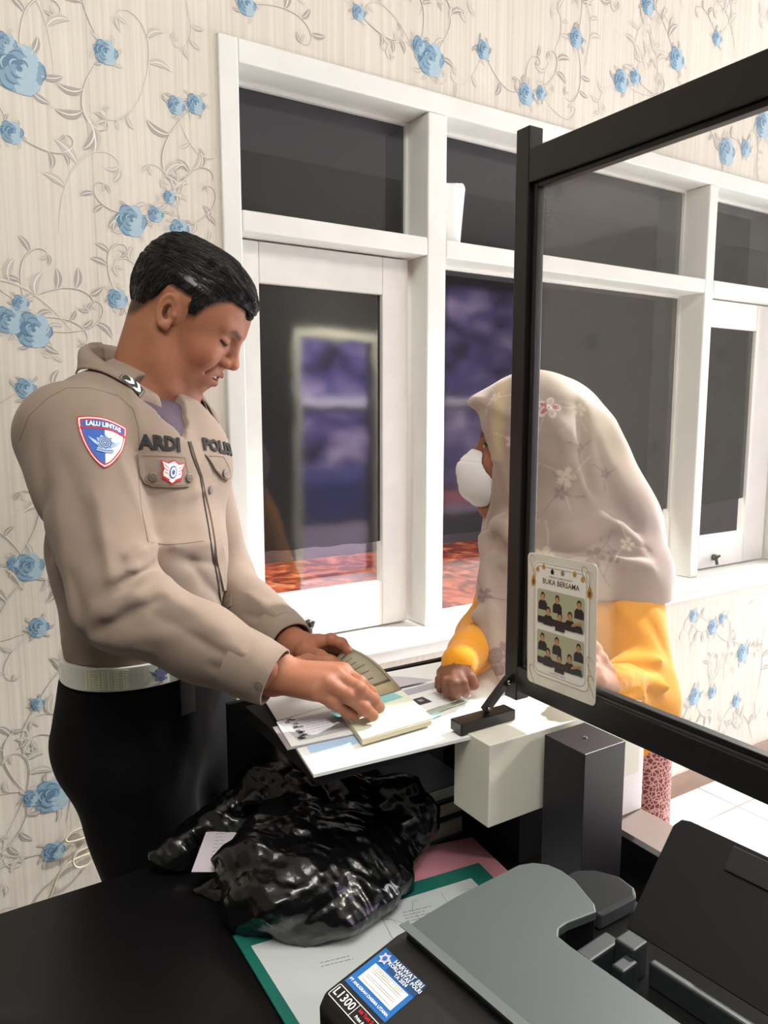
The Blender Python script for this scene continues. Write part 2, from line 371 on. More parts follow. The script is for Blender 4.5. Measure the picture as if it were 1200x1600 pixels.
sash(.668, 1.145, SY, .725, 1.066, 1.702, .945, .84)
sash(2.365, 2.85, SY, 2.44, 2.715, 1.702, .945, 2.53)
# glass and the dark film stuck on it; the film stops short of the bottom edge
def film_mat():
    m = bpy.data.materials.new('dark_window_film'); m.use_nodes = True; nt = m.node_tree
    b = nt.nodes['Principled BSDF']; b.inputs['Base Color'].default_value = (.014, .0135, .0145, 1); b.inputs['Roughness'].default_value = .06; b.inputs['IOR'].default_value = 1.5; b.inputs['Specular IOR Level'].default_value = .42
    tr = nt.nodes.new('ShaderNodeBsdfTransparent'); tr.inputs[0].default_value = (.9, .8, .9, 1); mx = nt.nodes.new('ShaderNodeMixShader'); mx.inputs[0].default_value = .05
    tc = nt.nodes.new('ShaderNodeTexCoord'); n = nt.nodes.new('ShaderNodeTexNoise'); n.inputs['Scale'].default_value = 5; bp = nt.nodes.new('ShaderNodeBump'); bp.inputs['Strength'].default_value = .05; bp.inputs['Distance'].default_value = .01
    nt.links.new(tc.outputs['Object'], n.inputs['Vector']); nt.links.new(n.outputs['Fac'], bp.inputs['Height']); nt.links.new(bp.outputs[0], b.inputs['Normal'])
    out = nt.nodes['Material Output']; nt.links.new(b.outputs[0], mx.inputs[1]); nt.links.new(tr.outputs[0], mx.inputs[2]); nt.links.new(mx.outputs[0], out.inputs[0])
    return m
def clear_mat(name, tint=(1, 1, 1), refl=.08, haze=0.0, hazecol=(.8, .8, .8), rough=.03):
    m = bpy.data.materials.new(name); m.use_nodes = True; nt = m.node_tree; nt.nodes.remove(nt.nodes['Principled BSDF'])
    tr = nt.nodes.new('ShaderNodeBsdfTransparent'); tr.inputs[0].default_value = (*tint, 1)
    gl = nt.nodes.new('ShaderNodeBsdfGlossy'); gl.inputs['Roughness'].default_value = rough
    mx = nt.nodes.new('ShaderNodeMixShader'); mx.inputs[0].default_value = refl
    nt.links.new(tr.outputs[0], mx.inputs[1]); nt.links.new(gl.outputs[0], mx.inputs[2]); last = mx
    if haze:
        df = nt.nodes.new('ShaderNodeBsdfDiffuse'); df.inputs[0].default_value = (*hazecol, 1); m2 = nt.nodes.new('ShaderNodeMixShader'); m2.inputs[0].default_value = haze
        nt.links.new(mx.outputs[0], m2.inputs[1]); nt.links.new(df.outputs[0], m2.inputs[2]); last = m2
    nt.links.new(last.outputs[0], nt.nodes['Material Output'].inputs[0]); return m
M_film = film_mat(); M_glass = clear_mat('window_glass', (.95, .97, .96), .05)
def pane(x0, x1, z0, z1, y, cut, wav=0):
    p = MB().box((x0, y, z0), (x1, y+.004, z1)).build('window_pane', M_glass, wf)
    n = 12; vs = []; 
    for k in range(n+1):
        x = x0+(x1-x0)*k/n; vs += [(x, y-.0008, cut+wav*(k/n)*1.0+.002*math.sin(k*1.7)), (x, y-.0008, z1)]
    MB().add(vs, [(2*k, 2*k+2, 2*k+3, 2*k+1) for k in range(n)]).build('dark_film', M_film, wf)
pane(.662, 1.164, 1.845, 2.149, GY, 1.846); pane(1.223, 2.308, 1.845, 2.149, GY, 1.846); pane(2.353, 2.86, 1.845, 2.149, GY, 1.846)
pane(1.223, 2.308, .82, 1.80, GY, 1.045, .01)
pane(.72, 1.07, .94, 1.71, SY+.014, 1.058, -.004)
pane(2.435, 2.72, .94, 1.71, SY+.014, 1.062, .012)
# what lies outside: a marbled reddish terrace and a pale wall at the right
mo = mat('red_marbled_terrace', (176, 84, 54), .5, rgb2=(104, 34, 28), vscale=6)
cr = [n for n in mo.node_tree.nodes if n.type == 'VALTORGB'][0]; q = cr.color_ramp.elements.new(.75); q.color = (*s2l((216, 140, 96)), 1); cr.color_ramp.elements[0].position = .42; cr.color_ramp.elements[1].position = .58
[n for n in mo.node_tree.nodes if n.type == 'TEX_NOISE'][0].inputs['Distortion'].default_value = 1.5
tag(MB().box((-1.5, 1.80, .35), (3.9, 4.6, .40)).build('terrace_ledge', mo), kind='structure')
tag(MB().box((-1.5, 4.6, 0), (7.5, 4.7, 3.0)).build('outside_backdrop', mat('dark_outside_wall', (70, 60, 66), .8, var=.3, vscale=2)), 'dark backdrop wall added beyond the window, behind the red terrace', 'wall')  # added backdrop, keeps the bright world background out of the dark panes
tag(MB().box((3.45, 1.95, .6), (5.2, 2.0, 1.25)).build('outside_white_board', mat('white_lilac_board', (225, 222, 240), .6, var=.15, vscale=6)), 'white lilac board outside the right casement, seen below its film', 'board')
lamp('outside_daylight', (1.6, 2.6, 2.85), (1.7, 3.0, .4), 170, 2.6, (1, .97, .95), 1.2)
lamp('outside_daylight_right', (4.2, 1.86, 1.9), (4.2, 1.97, .95), 16, .5, (1, .98, 1), .1)

# crumpled white plastic cup on the transom
cu = MB(); vs = []; n = 28; lv = 9
P0 = np.array([1.268, 1.690, 1.8455])
for i in range(lv):
    u = i/(lv-1)
    for k in range(n):
        q = 2*math.pi*k/n; rr = (.036+.010*u)*(1+.05*math.sin(3*q+2*u)); x = rr*math.cos(q)*1.0; y = rr*.85*math.sin(q)
        z = .158*u-(.012 if i == lv-1 else 0)*abs(math.cos(q*1.5))
        vs.append((P0[0]+x, P0[1]+y, P0[2]+z))
fs = [(i*n+k, i*n+(k+1) % n, (i+1)*n+(k+1) % n, (i+1)*n+k) for i in range(lv-1) for k in range(n)]+[tuple(range(n-1, -1, -1)), tuple(range((lv-1)*n, lv*n))]
cu.add(vs, fs)
tag(cu.build('plastic_container', mat('white_plastic', (238, 238, 234), .35, var=.03, vscale=30, bump=.1), bevel=.004, smooth=True), 'tall white plastic container standing on the window transom beside the mullion', 'container')
# ------------------------------------------------------------------ signed-distance modelling kit (numpy)
def V3(*a): return np.array(a, float)
def smin(a, b, k):
    h = np.clip(.5+.5*(b-a)/k, 0, 1); return b*(1-h)+a*h-k*h*(1-h)
def smax(a, b, k): return -smin(-a, -b, k)
def ell(P, c, r, R=None):
    q = P-np.asarray(c, float)
    if R is not None: q = q@R
    r = np.asarray(r, float); k0 = np.linalg.norm(q/r, axis=1); k1 = np.linalg.norm(q/(r*r), axis=1)+1e-9
    return k0*(k0-1)/k1
def cone(P, a, b, ra, rb):
    a = np.asarray(a, float); b = np.asarray(b, float); ba = b-a; pa = P-a
    h = np.clip(pa@ba/(ba@ba), 0, 1); return np.linalg.norm(pa-h[:, None]*ba, axis=1)-(ra+(rb-ra)*h)
def econe(P, a, b, ra, rb, U):
    """elliptic capsule: ra, rb = (half width along U, half depth across it)"""
    a = np.asarray(a, float); b = np.asarray(b, float); ba = b-a; L = np.linalg.norm(ba); t = ba/L
    U = np.asarray(U, float); U = U-t*(U@t); U /= np.linalg.norm(U); W = np.cross(t, U)
    pa = P-a; s = pa@t; h = np.clip(s/L, 0, 1); ru = ra[0]+(rb[0]-ra[0])*h; rw = ra[1]+(rb[1]-ra[1])*h
    ex = s-h*L; m = np.minimum(ru, rw)
    return (np.sqrt(((pa@U)/ru)**2+((pa@W)/rw)**2+(ex/m)**2)-1)*m
def chain(P, pts, rs, k=.01):
    d = None
    for i in range(len(pts)-1):
        e = cone(P, pts[i], pts[i+1], rs[i], rs[i+1]); d = e if d is None else smin(d, e, k)
    return d
def _hash(ix, iy, iz, seed):
    h = (ix*374761393+iy*668265263+iz*2147483647+seed*974634777) & 0xffffffff
    h = ((h ^ (h >> 13))*1274126177) & 0xffffffff
    return ((h ^ (h >> 16)) & 0xffff)/65535.0
def vnoise(P, f, seed=0):
    Q = P*f+100.0; I = np.floor(Q).astype(np.int64); F = Q-I; F = F*F*(3-2*F); r = 0
    for dx in (0, 1):
        for dy in (0, 1):
            for dz in (0, 1):
                w_ = (F[:, 0] if dx else 1-F[:, 0])*(F[:, 1] if dy else 1-F[:, 1])*(F[:, 2] if dz else 1-F[:, 2])
                r = r+w_*_hash(I[:, 0]+dx, I[:, 1]+dy, I[:, 2]+dz, seed)
    return r*2-1
def surf_nets(fn, lo, hi, h, coarse=4, band=2.6, mesh=True):
    """isosurface of fn(P) over a box: coarse pass, then fine values only near the surface"""
    lo = np.asarray(lo, float); hi = np.asarray(hi, float); H = h*coarse
    nc = np.ceil((hi-lo)/H).astype(int)+2
    ax = [lo[i]+H*np.arange(nc[i]) for i in range(3)]
    G = np.stack(np.meshgrid(*ax, indexing='ij'), -1).reshape(-1, 3)
    C = np.concatenate([fn(G[i:i+400000]) for i in range(0, len(G), 400000)]).reshape(nc)
    near = np.abs(C) < H*band
    n = (nc-1)*coarse
    F = np.repeat(np.repeat(np.repeat(C[:-1, :-1, :-1], coarse, 0), coarse, 1), coarse, 2)
    nb = near[:-1, :-1, :-1] | near[1:, :-1, :-1] | near[:-1, 1:, :-1] | near[:-1, :-1, 1:] | near[1:, 1:, 1:]
    mask = np.repeat(np.repeat(np.repeat(nb, coarse, 0), coarse, 1), coarse, 2)
    ii = np.argwhere(mask); vals = np.empty(len(ii))
    for s in range(0, len(ii), 400000): vals[s:s+400000] = fn(lo+h*ii[s:s+400000])
    F[mask] = vals
    F[F == 0] = 1e-9
    ins = F < 0
    o8 = [(a, b, c) for a in (0, 1) for b in (0, 1) for c in (0, 1)]
    sh = np.array(F.shape)-1
    def sl(o): return tuple(slice(o[i], o[i]+sh[i]) for i in range(3))
    cnt = sum(ins[sl(o)].astype(np.int8) for o in o8)
    act = (cnt > 0) & (cnt < 8)
    idx = -np.ones(sh, np.int64); A = np.argwhere(act); idx[act] = np.arange(len(A))
    pos = np.zeros((len(A), 3)); num = np.zeros(len(A))
    for a in o8:
        for d in range(3):
            if a[d] == 1: continue
            b = list(a); b[d] = 1
            fa = F[tuple((A+a).T)]; fb = F[tuple((A+b).T)]; cr = (fa < 0) != (fb < 0)
            t = np.where(cr, fa/(fa-fb+1e-30), 0)
            p = np.array(a, float)[None, :].repeat(len(A), 0); p[:, d] = t
            pos += p*cr[:, None]; num += cr
    pos = lo+h*(A+pos/np.maximum(num, 1)[:, None])
    quads = []
    for d in range(3):
        e1, e2 = [(1, 2), (2, 0), (0, 1)][d]
        s1 = [slice(0, None)]*3; s1[d] = slice(0, -1); s2 = [slice(0, None)]*3; s2[d] = slice(1, None)
        a_ = ins[tuple(s1)]; b_ = ins[tuple(s2)]; X = np.argwhere(a_ != b_)
        ok = (X[:, e1] > 0) & (X[:, e2] > 0) & (X[:, e1] < sh[e1]) & (X[:, e2] < sh[e2]) & (X[:, d] < sh[d]); X = X[ok]
        if not len(X): continue
        u = np.zeros(3, int); u[e1] = 1; v = np.zeros(3, int); v[e2] = 1
        q = np.stack([idx[tuple((X-u-v).T)], idx[tuple((X-v).T)], idx[tuple(X.T)], idx[tuple((X-u).T)]], 1)
        inside = a_[tuple(X.T)]
        q = np.where(inside[:, None], q, q[:, ::-1]); quads.append(q)
    Q = np.concatenate(quads); Q = Q[(Q >= 0).all(1)]
    return pos, Q
def relax(pos, Q, it=1, lam=.5):
    for _ in range(it):
        s = np.zeros_like(pos); c = np.zeros(len(pos))
        for i in range(4):
            a, b = Q[:, i], Q[:, (i+1) % 4]
            np.add.at(s, a, pos[b]); np.add.at(s, b, pos[a]); np.add.at(c, a, 1); np.add.at(c, b, 1)
        m = c > 0; pos = pos.copy(); pos[m] += lam*(s[m]/c[m][:, None]-pos[m])
    return pos
def np_mesh(name, pos, Q, mats, parent=None, tint=None, midx=None):
    me = bpy.data.meshes.new(name)
    me.vertices.add(len(pos)); me.vertices.foreach_set('co', pos.astype(np.float32).ravel())
    me.loops.add(len(Q)*4); me.loops.foreach_set('vertex_index', Q.astype(np.int32).ravel())
    me.polygons.add(len(Q)); me.polygons.foreach_set('loop_start', (np.arange(len(Q))*4).astype(np.int32))
    me.polygons.foreach_set('use_smooth', np.ones(len(Q), bool))
    if not isinstance(mats, (list, tuple)): mats = [mats]
    for m in mats: me.materials.append(m)
    if midx is not None: me.polygons.foreach_set('material_index', midx.astype(np.int32))
    me.update(calc_edges=True); me.validate()
    if tint is not None:
        at = me.color_attributes.new('tint', 'FLOAT_COLOR', 'POINT')
        at.data.foreach_set('color', np.c_[tint, np.ones(len(tint))].astype(np.float32).ravel())
    o = bpy.data.objects.new(name, me); COL.objects.link(o)
    if parent is not None: o.parent = parent
    return o
def sculpt(name, fn, lo, hi, h, mats, parent=None, tint=None, smooth=1, coarse=4, post=None):
    pos, Q = surf_nets(fn, lo, hi, h, coarse); pos = relax(pos, Q, smooth)
    if post is not None: pos = post(pos)
    t = tint(pos) if tint is not None else None
    return np_mesh(name, pos, Q, mats, parent, t)
def bvh_of(*objs):
    vs = []; fs = []
    for o in objs:
        k = len(vs); vs += [v.co.copy() for v in o.data.vertices]; fs += [tuple(i+k for i in p.vertices) for p in o.data.polygons]
    return BVHTree.FromPolygons(vs, fs)

# ------------------------------------------------------------------ desk, counter, partition
M_blk = mat('black_laminate', (16, 15, 16), .38, spec=.35, var=.2, vscale=8)
M_blk2 = mat('black_laminate_matt', (13, 12, 13), .6, spec=.25)
M_pil = mat('black_pillar_laminate', (30, 27, 32), .42, spec=.4, bump=.05, bscale=200)
M_cream = mat('cream_white_laminate', (226, 223, 208), .42, var=.03, vscale=15)
M_plate = mat('brown_grey_lit_strip', (112, 98, 92), .45, var=.06, vscale=18)  # desk edge strip; daylight on the black top put into this colour
desk = empty('desk', (0.2, .4, 0), 'long black laminate desk in front of the officer carrying the printer', 'desk')
MB().prism([(-1.1, -.4), (.84, -.4), (.84, 1.04), (-1.1, 1.04)], .722, .75).build('desk_top', M_blk, desk, bevel=.002)
MB().prism([(.8402, -.4), (.988, -.4), (.988, .806), (.8402, .806)], .722, .7495).build('desk_apron_board', M_plate, desk, bevel=.001)['label'] = 'brown grey strip along the customer edge'
MB().box((.826, -.4, .7502), (.84, .735, .80)).build('desk_upstand', M_blk2, desk, bevel=.001)
MB().box((-.2, 1.0, .05), (.82, 1.018, .7218)).build('modesty_panel', M_blk2, desk)
for x in (-1.08, .78): MB().box((x, -.36, 0), (x+.03, .99, .7218)).build('side_panel', M_blk2, desk)
settle(desk)

ctr = empty('service_counter', (.62, .85, .75), 'raised counter behind the partition, white papers spread on its dark shelf', 'counter')
MB().box((.375, .738, .972), (.85, .962, .9918)).build('counter_shelf', M_blk2, ctr, bevel=.001)
MB().box((.71, .76, .7505), (.82, .945, .9718)).build('counter_cabinet', M_blk2, ctr)
MB().box((.375, 1.028, .7505), (.85, 1.038, .9718)).build('counter_back_panel', M_blk2, ctr)
MB().box((.572, .668, .893), (.85, .7375, 1.0)).build('end_block', M_cream, ctr, bevel=.0012)['label'] = 'cream white square end block'
MB().box((.851, .73, .893), (.865, 1.036, 1.0)).build('white_edge_board', mat('white_counter_edge', (240, 240, 238), .4), ctr, bevel=.001)
MB().box((.866, .768, .7505), (.987, .784, .90)).build('front_panel', mat('white_counter_front', (238, 234, 236), .45, var=.03, vscale=40), ctr, bevel=.001)
settle(ctr)

pl = empty('pillar_block', (.6865, .6225, .7505), 'black square pillar block standing on the desk beside the cream end block', 'pillar')
MB().box((.651, .589, .7505), (.722, .656, 1.0)).build('pillar_body', M_pil, pl, bevel=.0008)
MB().tube([(.6865, .6225, .9999), (.6865, .6225, 1.0015)], [.0035, .003], 14).build('screw', mat('screw_steel', (150, 150, 150), .3, 1), pl)
settle(pl)

part = empty('partition_screen', (.661, .2, 1.03), 'black framed clear acrylic partition screen rising from the counter towards the camera', 'partition')
M_frm = mat('black_powder_coated_frame', (24, 22, 21), .33, spec=.45, bump=.04, bscale=300)
M_rub = mat('black_glazing_rubber', (9, 9, 9), .35)
MB().box((.650, .7085, 1.0265), (.672, .7315, 1.738)).build('post', M_frm, part, bevel=.0012)
MB().box((.650, -.35, 1.672), (.674, .7083, 1.711)).build('top_rail', M_frm, part, bevel=.0012)
MB().box((.650, -.35, 1.040), (.676, .7083, 1.074)).build('bottom_rail', M_frm, part, bevel=.0012)
g = MB(); g.box((.656, -.35, 1.6655), (.668, .698, 1.6718)); g.box((.656, -.35, 1.0742), (.668, .698, 1.083)); g.box((.656, .6985, 1.0742), (.668, .7083, 1.6718)); g.build('glazing_gasket', M_rub, part, bevel=.001)
MB().box((.654, -.35, 1.0742), (.6555, .70, 1.0765)).build('bead', mat('rail_grey_bead', (90, 86, 80), .3, .5), part)  # thin grey glazing lip along the bottom rail
MB().box((.6605, -.345, 1.078), (.6635, .702, 1.669)).build('acrylic_sheet', clear_mat('clear_acrylic', (.97, .97, .96), .045, .045, (.78, .77, .74), .04), part)
MB().box((.560, .7085, 1.0005), (.6498, .7315, 1.0150)).build('foot_bar', M_frm, part, bevel=.0015)
br_ = MB(); M_ = Matrix.Translation((.6275, .7205, 1.0370))@Matrix.Rotation(math.radians(-42), 4, 'Y'); br_.box((-.028, -.004, -.0055), (.026, .004, .0055), M=M_); bo = br_.build('corner_brace', M_frm, part, bevel=.001)
for u in (-.023, .021):
    c_ = M_@Vector((u, -.004, 0)); MB().tube([tuple(c_), (c_.x, c_.y-.003, c_.z)], [.0036, .0026], 12).build('screw', bpy.data.materials['screw_steel'], bo, smooth=True)
settle(part)

# ------------------------------------------------------------------ framed group photograph card leaning on the screen
M_card = mat('card_cream', (218, 210, 196), .35, coat=.3)
M_cardw = mat('card_white_panel', (232, 228, 220), .35)
cardM = [M_card, M_cardw, mat('card_gold', (188, 138, 52), .4), mat('card_brown_ink', (92, 50, 34), .5), mat('photo_sage', (172, 172, 142), .35), mat('photo_black_shirt', (26, 26, 30), .4),
         mat('photo_skin', (178, 130, 92), .45), mat('photo_hair', (20, 18, 18), .45), mat('card_line_grey', (130, 122, 104), .5), mat('card_green', (120, 150, 80), .5)]
c = MB()
tl, tr_, brr, bl_ = onX(831, 864, .6488), onX(943, 884, .6488), onX(921, 1101, .6488), onX(818, 1060, .6488)
O = (tl+tr_+brr+bl_)/4; U = (tr_+brr)/2-(tl+bl_)/2; Wd = np.linalg.norm(U); Vv = (tl+tr_)/2-(bl_+brr)/2; Hd = np.linalg.norm(Vv)
fr = frame_on(O, U, Vv)
pp = rect2(-Wd/2, -Hd/2, Wd/2, Hd/2, .006)
c.add([fr(x, y, -.0006) for x, y in pp]+[fr(x, y, 0) for x, y in pp], [tuple(range(len(pp)-1, -1, -1)), tuple(range(len(pp), 2*len(pp)))]+[(i, (i+1) % len(pp), len(pp)+(i+1) % len(pp), len(pp)+i) for i in range(len(pp))], 0)
z1 = .00012
a_, b_ = Wd*.40, Hd*.455
poly2(c, fr, rect2(-a_, -b_+.006, a_*.98, b_*.98, .006), 1, z1)
line2(c, fr, rect2(-a_*.95, -b_+.01, a_*.9, b_*.90, .009)+[rect2(-a_*.95, -b_+.01, a_*.9, b_*.90, .009)[0]], .0006, 8, z1*2)
line2(c, fr, rect2(-a_*.99, -b_+.0055, a_*1.02, b_*.96, .009)+[rect2(-a_*.99, -b_+.0055, a_*1.02, b_*.96, .009)[0]], .0005, 8, z1*2)
vs, fs = text_geo('BUKA BERSAMA', .0092, .0001, squeeze=.92); put2d(c, fr, vs, fs, 3, z1*3, 0, Hd*.305)
vs, fs = text_geo('MERAJUT KEBERSAMAAN', .0034); put2d(c, fr, vs, fs, 8, z1*3, 0, Hd*.345)
vs, fs = text_geo('RAMADHAN 1445 H', .003); put2d(c, fr, vs, fs, 8, z1*3, -.004, -Hd*.375)
for k, (x, y, cc) in enumerate(((-.34,.385,9),(-.25,.41,9),(.20,.40,9),(.31,.375,9),(-.12,.385,7),(.03,.39,8))):
    x *= Wd; y *= Hd
    poly2(c, fr, [(x-.0022, y-.003), (x+.0022, y-.003), (x+.003, y+.0005), (x, y+.0042), (x-.003, y+.0005)], cc if cc != 9 else 2, z1*3)
for sx in (-1, 1):
    x = sx*Wd*.405; y = Hd*.29
    poly2(c, fr, [(x-.003, y-.006), (x+.003, y-.006), (x+.0042, y), (x+.002, y+.006), (x, y+.0085), (x-.002, y+.006), (x-.0042, y)], 2, z1*3)
    poly2(c, fr, [(x-.0015, y-.004), (x+.0015, y-.004), (x+.0015, y+.001), (x, y+.003), (x-.0015, y+.001)], 3, z1*4)
rng = random.Random(4)
for x0, y0 in ((-.42,.44),(.34,.43),(.42,-.20),(-.42,-.40),(.44,-.33),(.40,.40)):
    pts = []; ax_, q = x0*Wd, y0*Hd
    for i in range(14): pts.append((ax_+.005*math.cos(i*.5), q+.010*math.sin(i*.35)-i*.0008))
    line2(c, fr, pts, .0008, 2, z1*3, True)
def mini(x, y, s, seated):
    poly2(c, fr, [(x-s*1.5, y-s*3.2), (x+s*1.5, y-s*3.2), (x+s*1.45, y-s*1.5), (x+s*.8, y-s*.8), (x-s*.8, y-s*.8), (x-s*1.45, y-s*1.5)], 5, z1*(4 if not seated else 6))
    poly2(c, fr, [(x+s*.72*math.cos(q*.52), y+s*.25+s*1.0*math.sin(q*.52)) for q in range(12)], 7, z1*(5 if not seated else 7))
    poly2(c, fr, [(x+s*.6*math.cos(q*.52), y+s*.85*math.sin(q*.52)-s*.12) for q in range(12)], 6, z1*(5.5 if not seated else 7.5))
for yc in (Hd*.115, -Hd*.195):
    hw, hh = Wd*.345, Hd*.128
    poly2(c, fr, rect2(-hw, yc-hh, hw, yc+hh, .003), 4, z1*3)
    s = hw*.13
    for x, y in ((-.75,.55),(-.12,.55),(.78,.55)): mini(x*hw, yc+y*hh, s, False)
    for x, y in ((-.5,-.25),(.0,-.42),(.42,-.22)): mini(x*hw, yc+y*hh, s*1.05, True)
    poly2(c, fr, [(-hw*.96, yc-hh*.99), (hw*.96, yc-hh*.99), (hw*.9, yc-hh*.62), (-hw*.95, yc-hh*.6)], 5, z1*8)
    poly2(c, fr, [(hw*.5, yc-hh*.75), (hw*.9, yc-hh*.5), (hw*.88, yc-hh*.36), (hw*.5, yc-hh*.6)], 6, z1*9)
tag(c.build('photo_card', cardM), 'cream rounded photo card with two group pictures leaning on the partition rail', 'card')

# ------------------------------------------------------------------ printer
PO = Vector((.331, .49, 0)); PM = Matrix.Translation(PO)@Matrix.Rotation(math.radians(5), 4, 'Z')
M_pg = mat('printer_grey_lid', (64, 71, 71), .48, spec=.45, bump=.12, bscale=900, bdist=.0004)
M_pb = mat('printer_black_shell', (27, 26, 27), .45, spec=.4, bump=.1, bscale=900, bdist=.0004)
M_pb2 = mat('printer_black_inner', (14, 14, 15), .5, spec=.3)
M_pd = mat('printer_dark_grey', (44, 48, 50), .4, spec=.5)
pr = empty('printer', tuple(PM@Vector((.07, -.3, .75))), 'large black inkjet printer with grey lid and raised paper support', 'printer')
def PB(mb, a, b, mi=0): return mb.box(a, b, mi, PM)
sh = MB()
prof = [(-.004, .9565), (-.078, .9400), (-.084, .930), (-.080, .80), (-.06, .762), (.085, .762), (.085, .9565)]   # black shell cross section (depth, height)
vs = []
for y in (.008, -.69): vs += [tuple(PM@Vector((x, y, z))) for x, z in prof]
n = len(prof); sh.add(vs, [tuple(range(n)), tuple(range(2*n-1, n-1, -1))]+[((i+1) % n, i, n+i, n+(i+1) % n) for i in range(n)])
so = sh.build('printer_shell', M_pb, pr, bevel=.003)
rear = MB(); PB(rear, (.0855, -.69, .762), (.232, .002, .925)); rear.build('rear_body', M_pb2, pr, bevel=.002)
lidp = [(0, 0), (0, -.69), (.092, -.69), (.092, -.100), (.0935, -.086), (.101, -.0805), (.112, -.080), (.144, -.086), (.152, -.078), (.166, -.045), (.168, -.028), (.165, -.014), (.156, -.003), (.142, .003), (.06, .004)]
MB().prism(lidp[::-1], .9585, .9668, M=PM).build('scanner_lid', M_pg, pr, bevel=.0012, seg=3)
MB().prism([(x+(.003 if x > .1 else 0), y+(.0035 if y > -.6 and x > .0 else 0)) for x, y in lidp][::-1], .9255, .9584, M=PM).build('lid_rim', M_pb2, pr, bevel=.001)
MB().prism([(-.0045, .004), (-.0045, -.69), (.0045, -.69), (.0045, .004)][::-1], .9669, .9676, M=PM).build('lid_front_bevel', mat('lid_edge_grey', (84, 90, 89), .4), pr)
tk = [(.172, -.012), (.172, -.070), (.222, -.074), (.232, -.066), (.236, -.045), (.226, -.024), (.210, -.012)]
MB().prism(tk[::-1], .9257, .943, M=PM).build('ink_tank_cover', M_pd, pr, bevel=.003)
fd = MB()
PB(fd, (.150, -.69, .925), (.158, -.135, .947)); PB(fd, (.108, -.108, .925), (.150, -.092, .950)); PB(fd, (.140, -.128, .925), (.160, -.108, .957)); PB(fd, (.101, -.69, .925), (.108, -.13, .935)); PB(fd, (.120, -.132, .925), (.140, -.120, .950))
fd.build('paper_feed_guide', M_pd, pr, bevel=.002)
eg = MB(); PB(eg, (.118, -.295, .925), (.158, -.262, .961)); eg.build('edge_guide', M_pd, pr, bevel=.004)
# raised paper support: a slab leaning back
A0, A1 = PM@Vector((.176, -.095, .943)), PM@Vector((.176, -.36, .943)); T0 = Vector(onX(1060, 1274, .585)); T1 = T0+(A1-A0)*.95
up_ = (T0-A0)
Xs = (A1-A0).normalized(); Ys = (up_-Xs*(up_@Xs)).normalized(); Lh = up_@Ys; fs_ = frame_on(A0, Xs, Ys); off = up_@Xs
wd = (A1-A0).length
outl = [(0, 0), (wd, 0), (wd, Lh), (off+.012, Lh), (off+.004, Lh-.002), (off-.001, Lh-.010)]
sp = MB(); m_ = len(outl)
sp.add([fs_(x, y, 0) for x, y in outl]+[fs_(x, y, -.005) for x, y in outl], [tuple(range(m_)), tuple(range(2*m_-1, m_-1, -1))]+[((i+1) % m_, i, m_+i, m_+(i+1) % m_) for i in range(m_)])
spo = sp.build('paper_support', mat('paper_support_black', (19, 19, 20), .5, spec=.35, bump=.1, bscale=500, bdist=.0004), pr, bevel=.001)
ext = MB(); q4 = [(off+.055, Lh-.004), (wd-.02, Lh-.004), (wd-.02, Lh-.026), (off+.055, Lh-.026)]; ext.add([fs_(x, y, .0028) for x, y in q4]+[fs_(x, y, .0004) for x, y in q4], [(3, 2, 1, 0), (4, 5, 6, 7), (0, 1, 5, 4), (1, 2, 6, 5), (2, 3, 7, 6), (3, 0, 4, 7)]); ext.build('support_extension', mat('support_extension_black', (28, 29, 30), .4), pr, bevel=.001)
# stickers on the sloping black front
S0 = np.array(PM@Vector((-.004, .008, .9565))); S1 = np.array(PM@Vector((-.078, .008, .9400)))
fU = np.array(PM.to_3x3()@Vector((0, -1, 0))); fD = S1-S0; fst = frame_on(S0, fU, -fD)      # x along the width, y up the slope (negative = down)
stM = [mat('sticker_blue', (24, 98, 168), .35), mat('sticker_white', (236, 236, 226), .4), mat('sticker_grey_ink', (110, 110, 112), .5), mat('sticker_print_white', (232, 232, 232), .4), mat('badge_black', (14, 13, 13), .35), mat('badge_red', (190, 28, 32), .4), mat('sticker_deep_blue', (20, 66, 110), .35), mat('crest_lilac', (186, 176, 196), .4)]
st = MB(); e = .0003
bw, bh, bx, by = .0535, .0430, .0045, -.0155
poly2(st, fst, [(bx, by-bh), (bx+bw, by-bh), (bx+bw, by), (bx, by)], 0, e)
poly2(st, fst, [(bx+.017, by-.014), (bx+bw, by-.014), (bx+bw, by), (bx+.017, by)], 6, e*1.3)
poly2(st, fst, [(bx+.006, by-.034), (bx+.049, by-.034), (bx+.049, by-.0155), (bx+.006, by-.0155)], 1, e*2)
for yy in (-.0205, -.0262, -.0318):
    line2(st, fst, [(bx+.009, by+yy), (bx+.046, by+yy), (bx+.046, by+yy+.0038), (bx+.009, by+yy+.0038), (bx+.009, by+yy)], .0004, 2, e*3)
vs, fs = text_geo('KODE BARANG : 3.10.02.03', .0030, squeeze=.9); put2d(st, fst, vs, fs, 2, e*4, bx+.0275, by-.0187)
for t_, sz, x, y in (('HARWAT ERI', .0060, .0345, -.0035), ('KORLANTAS POLRI', .0047, .0345, -.0078), ('TA 2024', .0044, .0345, -.0118), ('PT ANUGRAH DARMA UTAMA', .0036, .0265, -.0385)):
    vs, fs = text_geo(t_, sz, .00008); put2d(st, fst, vs, fs, 3, e*3, bx+x, by+y)
cx, cy = bx+.0085, by-.0075
star = [(cx+(.0062 if k % 2 == 0 else .0038)*math.cos(k*math.pi/6+.26), cy+(.0062 if k % 2 == 0 else .0038)*math.sin(k*math.pi/6+.26)) for k in range(12)]
poly2(st, fst, star, 7, e*3); poly2(st, fst, [(cx+.0022*math.cos(k), cy+.0022*math.sin(k)) for k in np.arange(0, 6.2, .6)], 0, e*4)
tag(st.build('inventory_sticker', stM, pr), 'blue inventory sticker with white lettering')
st = MB()
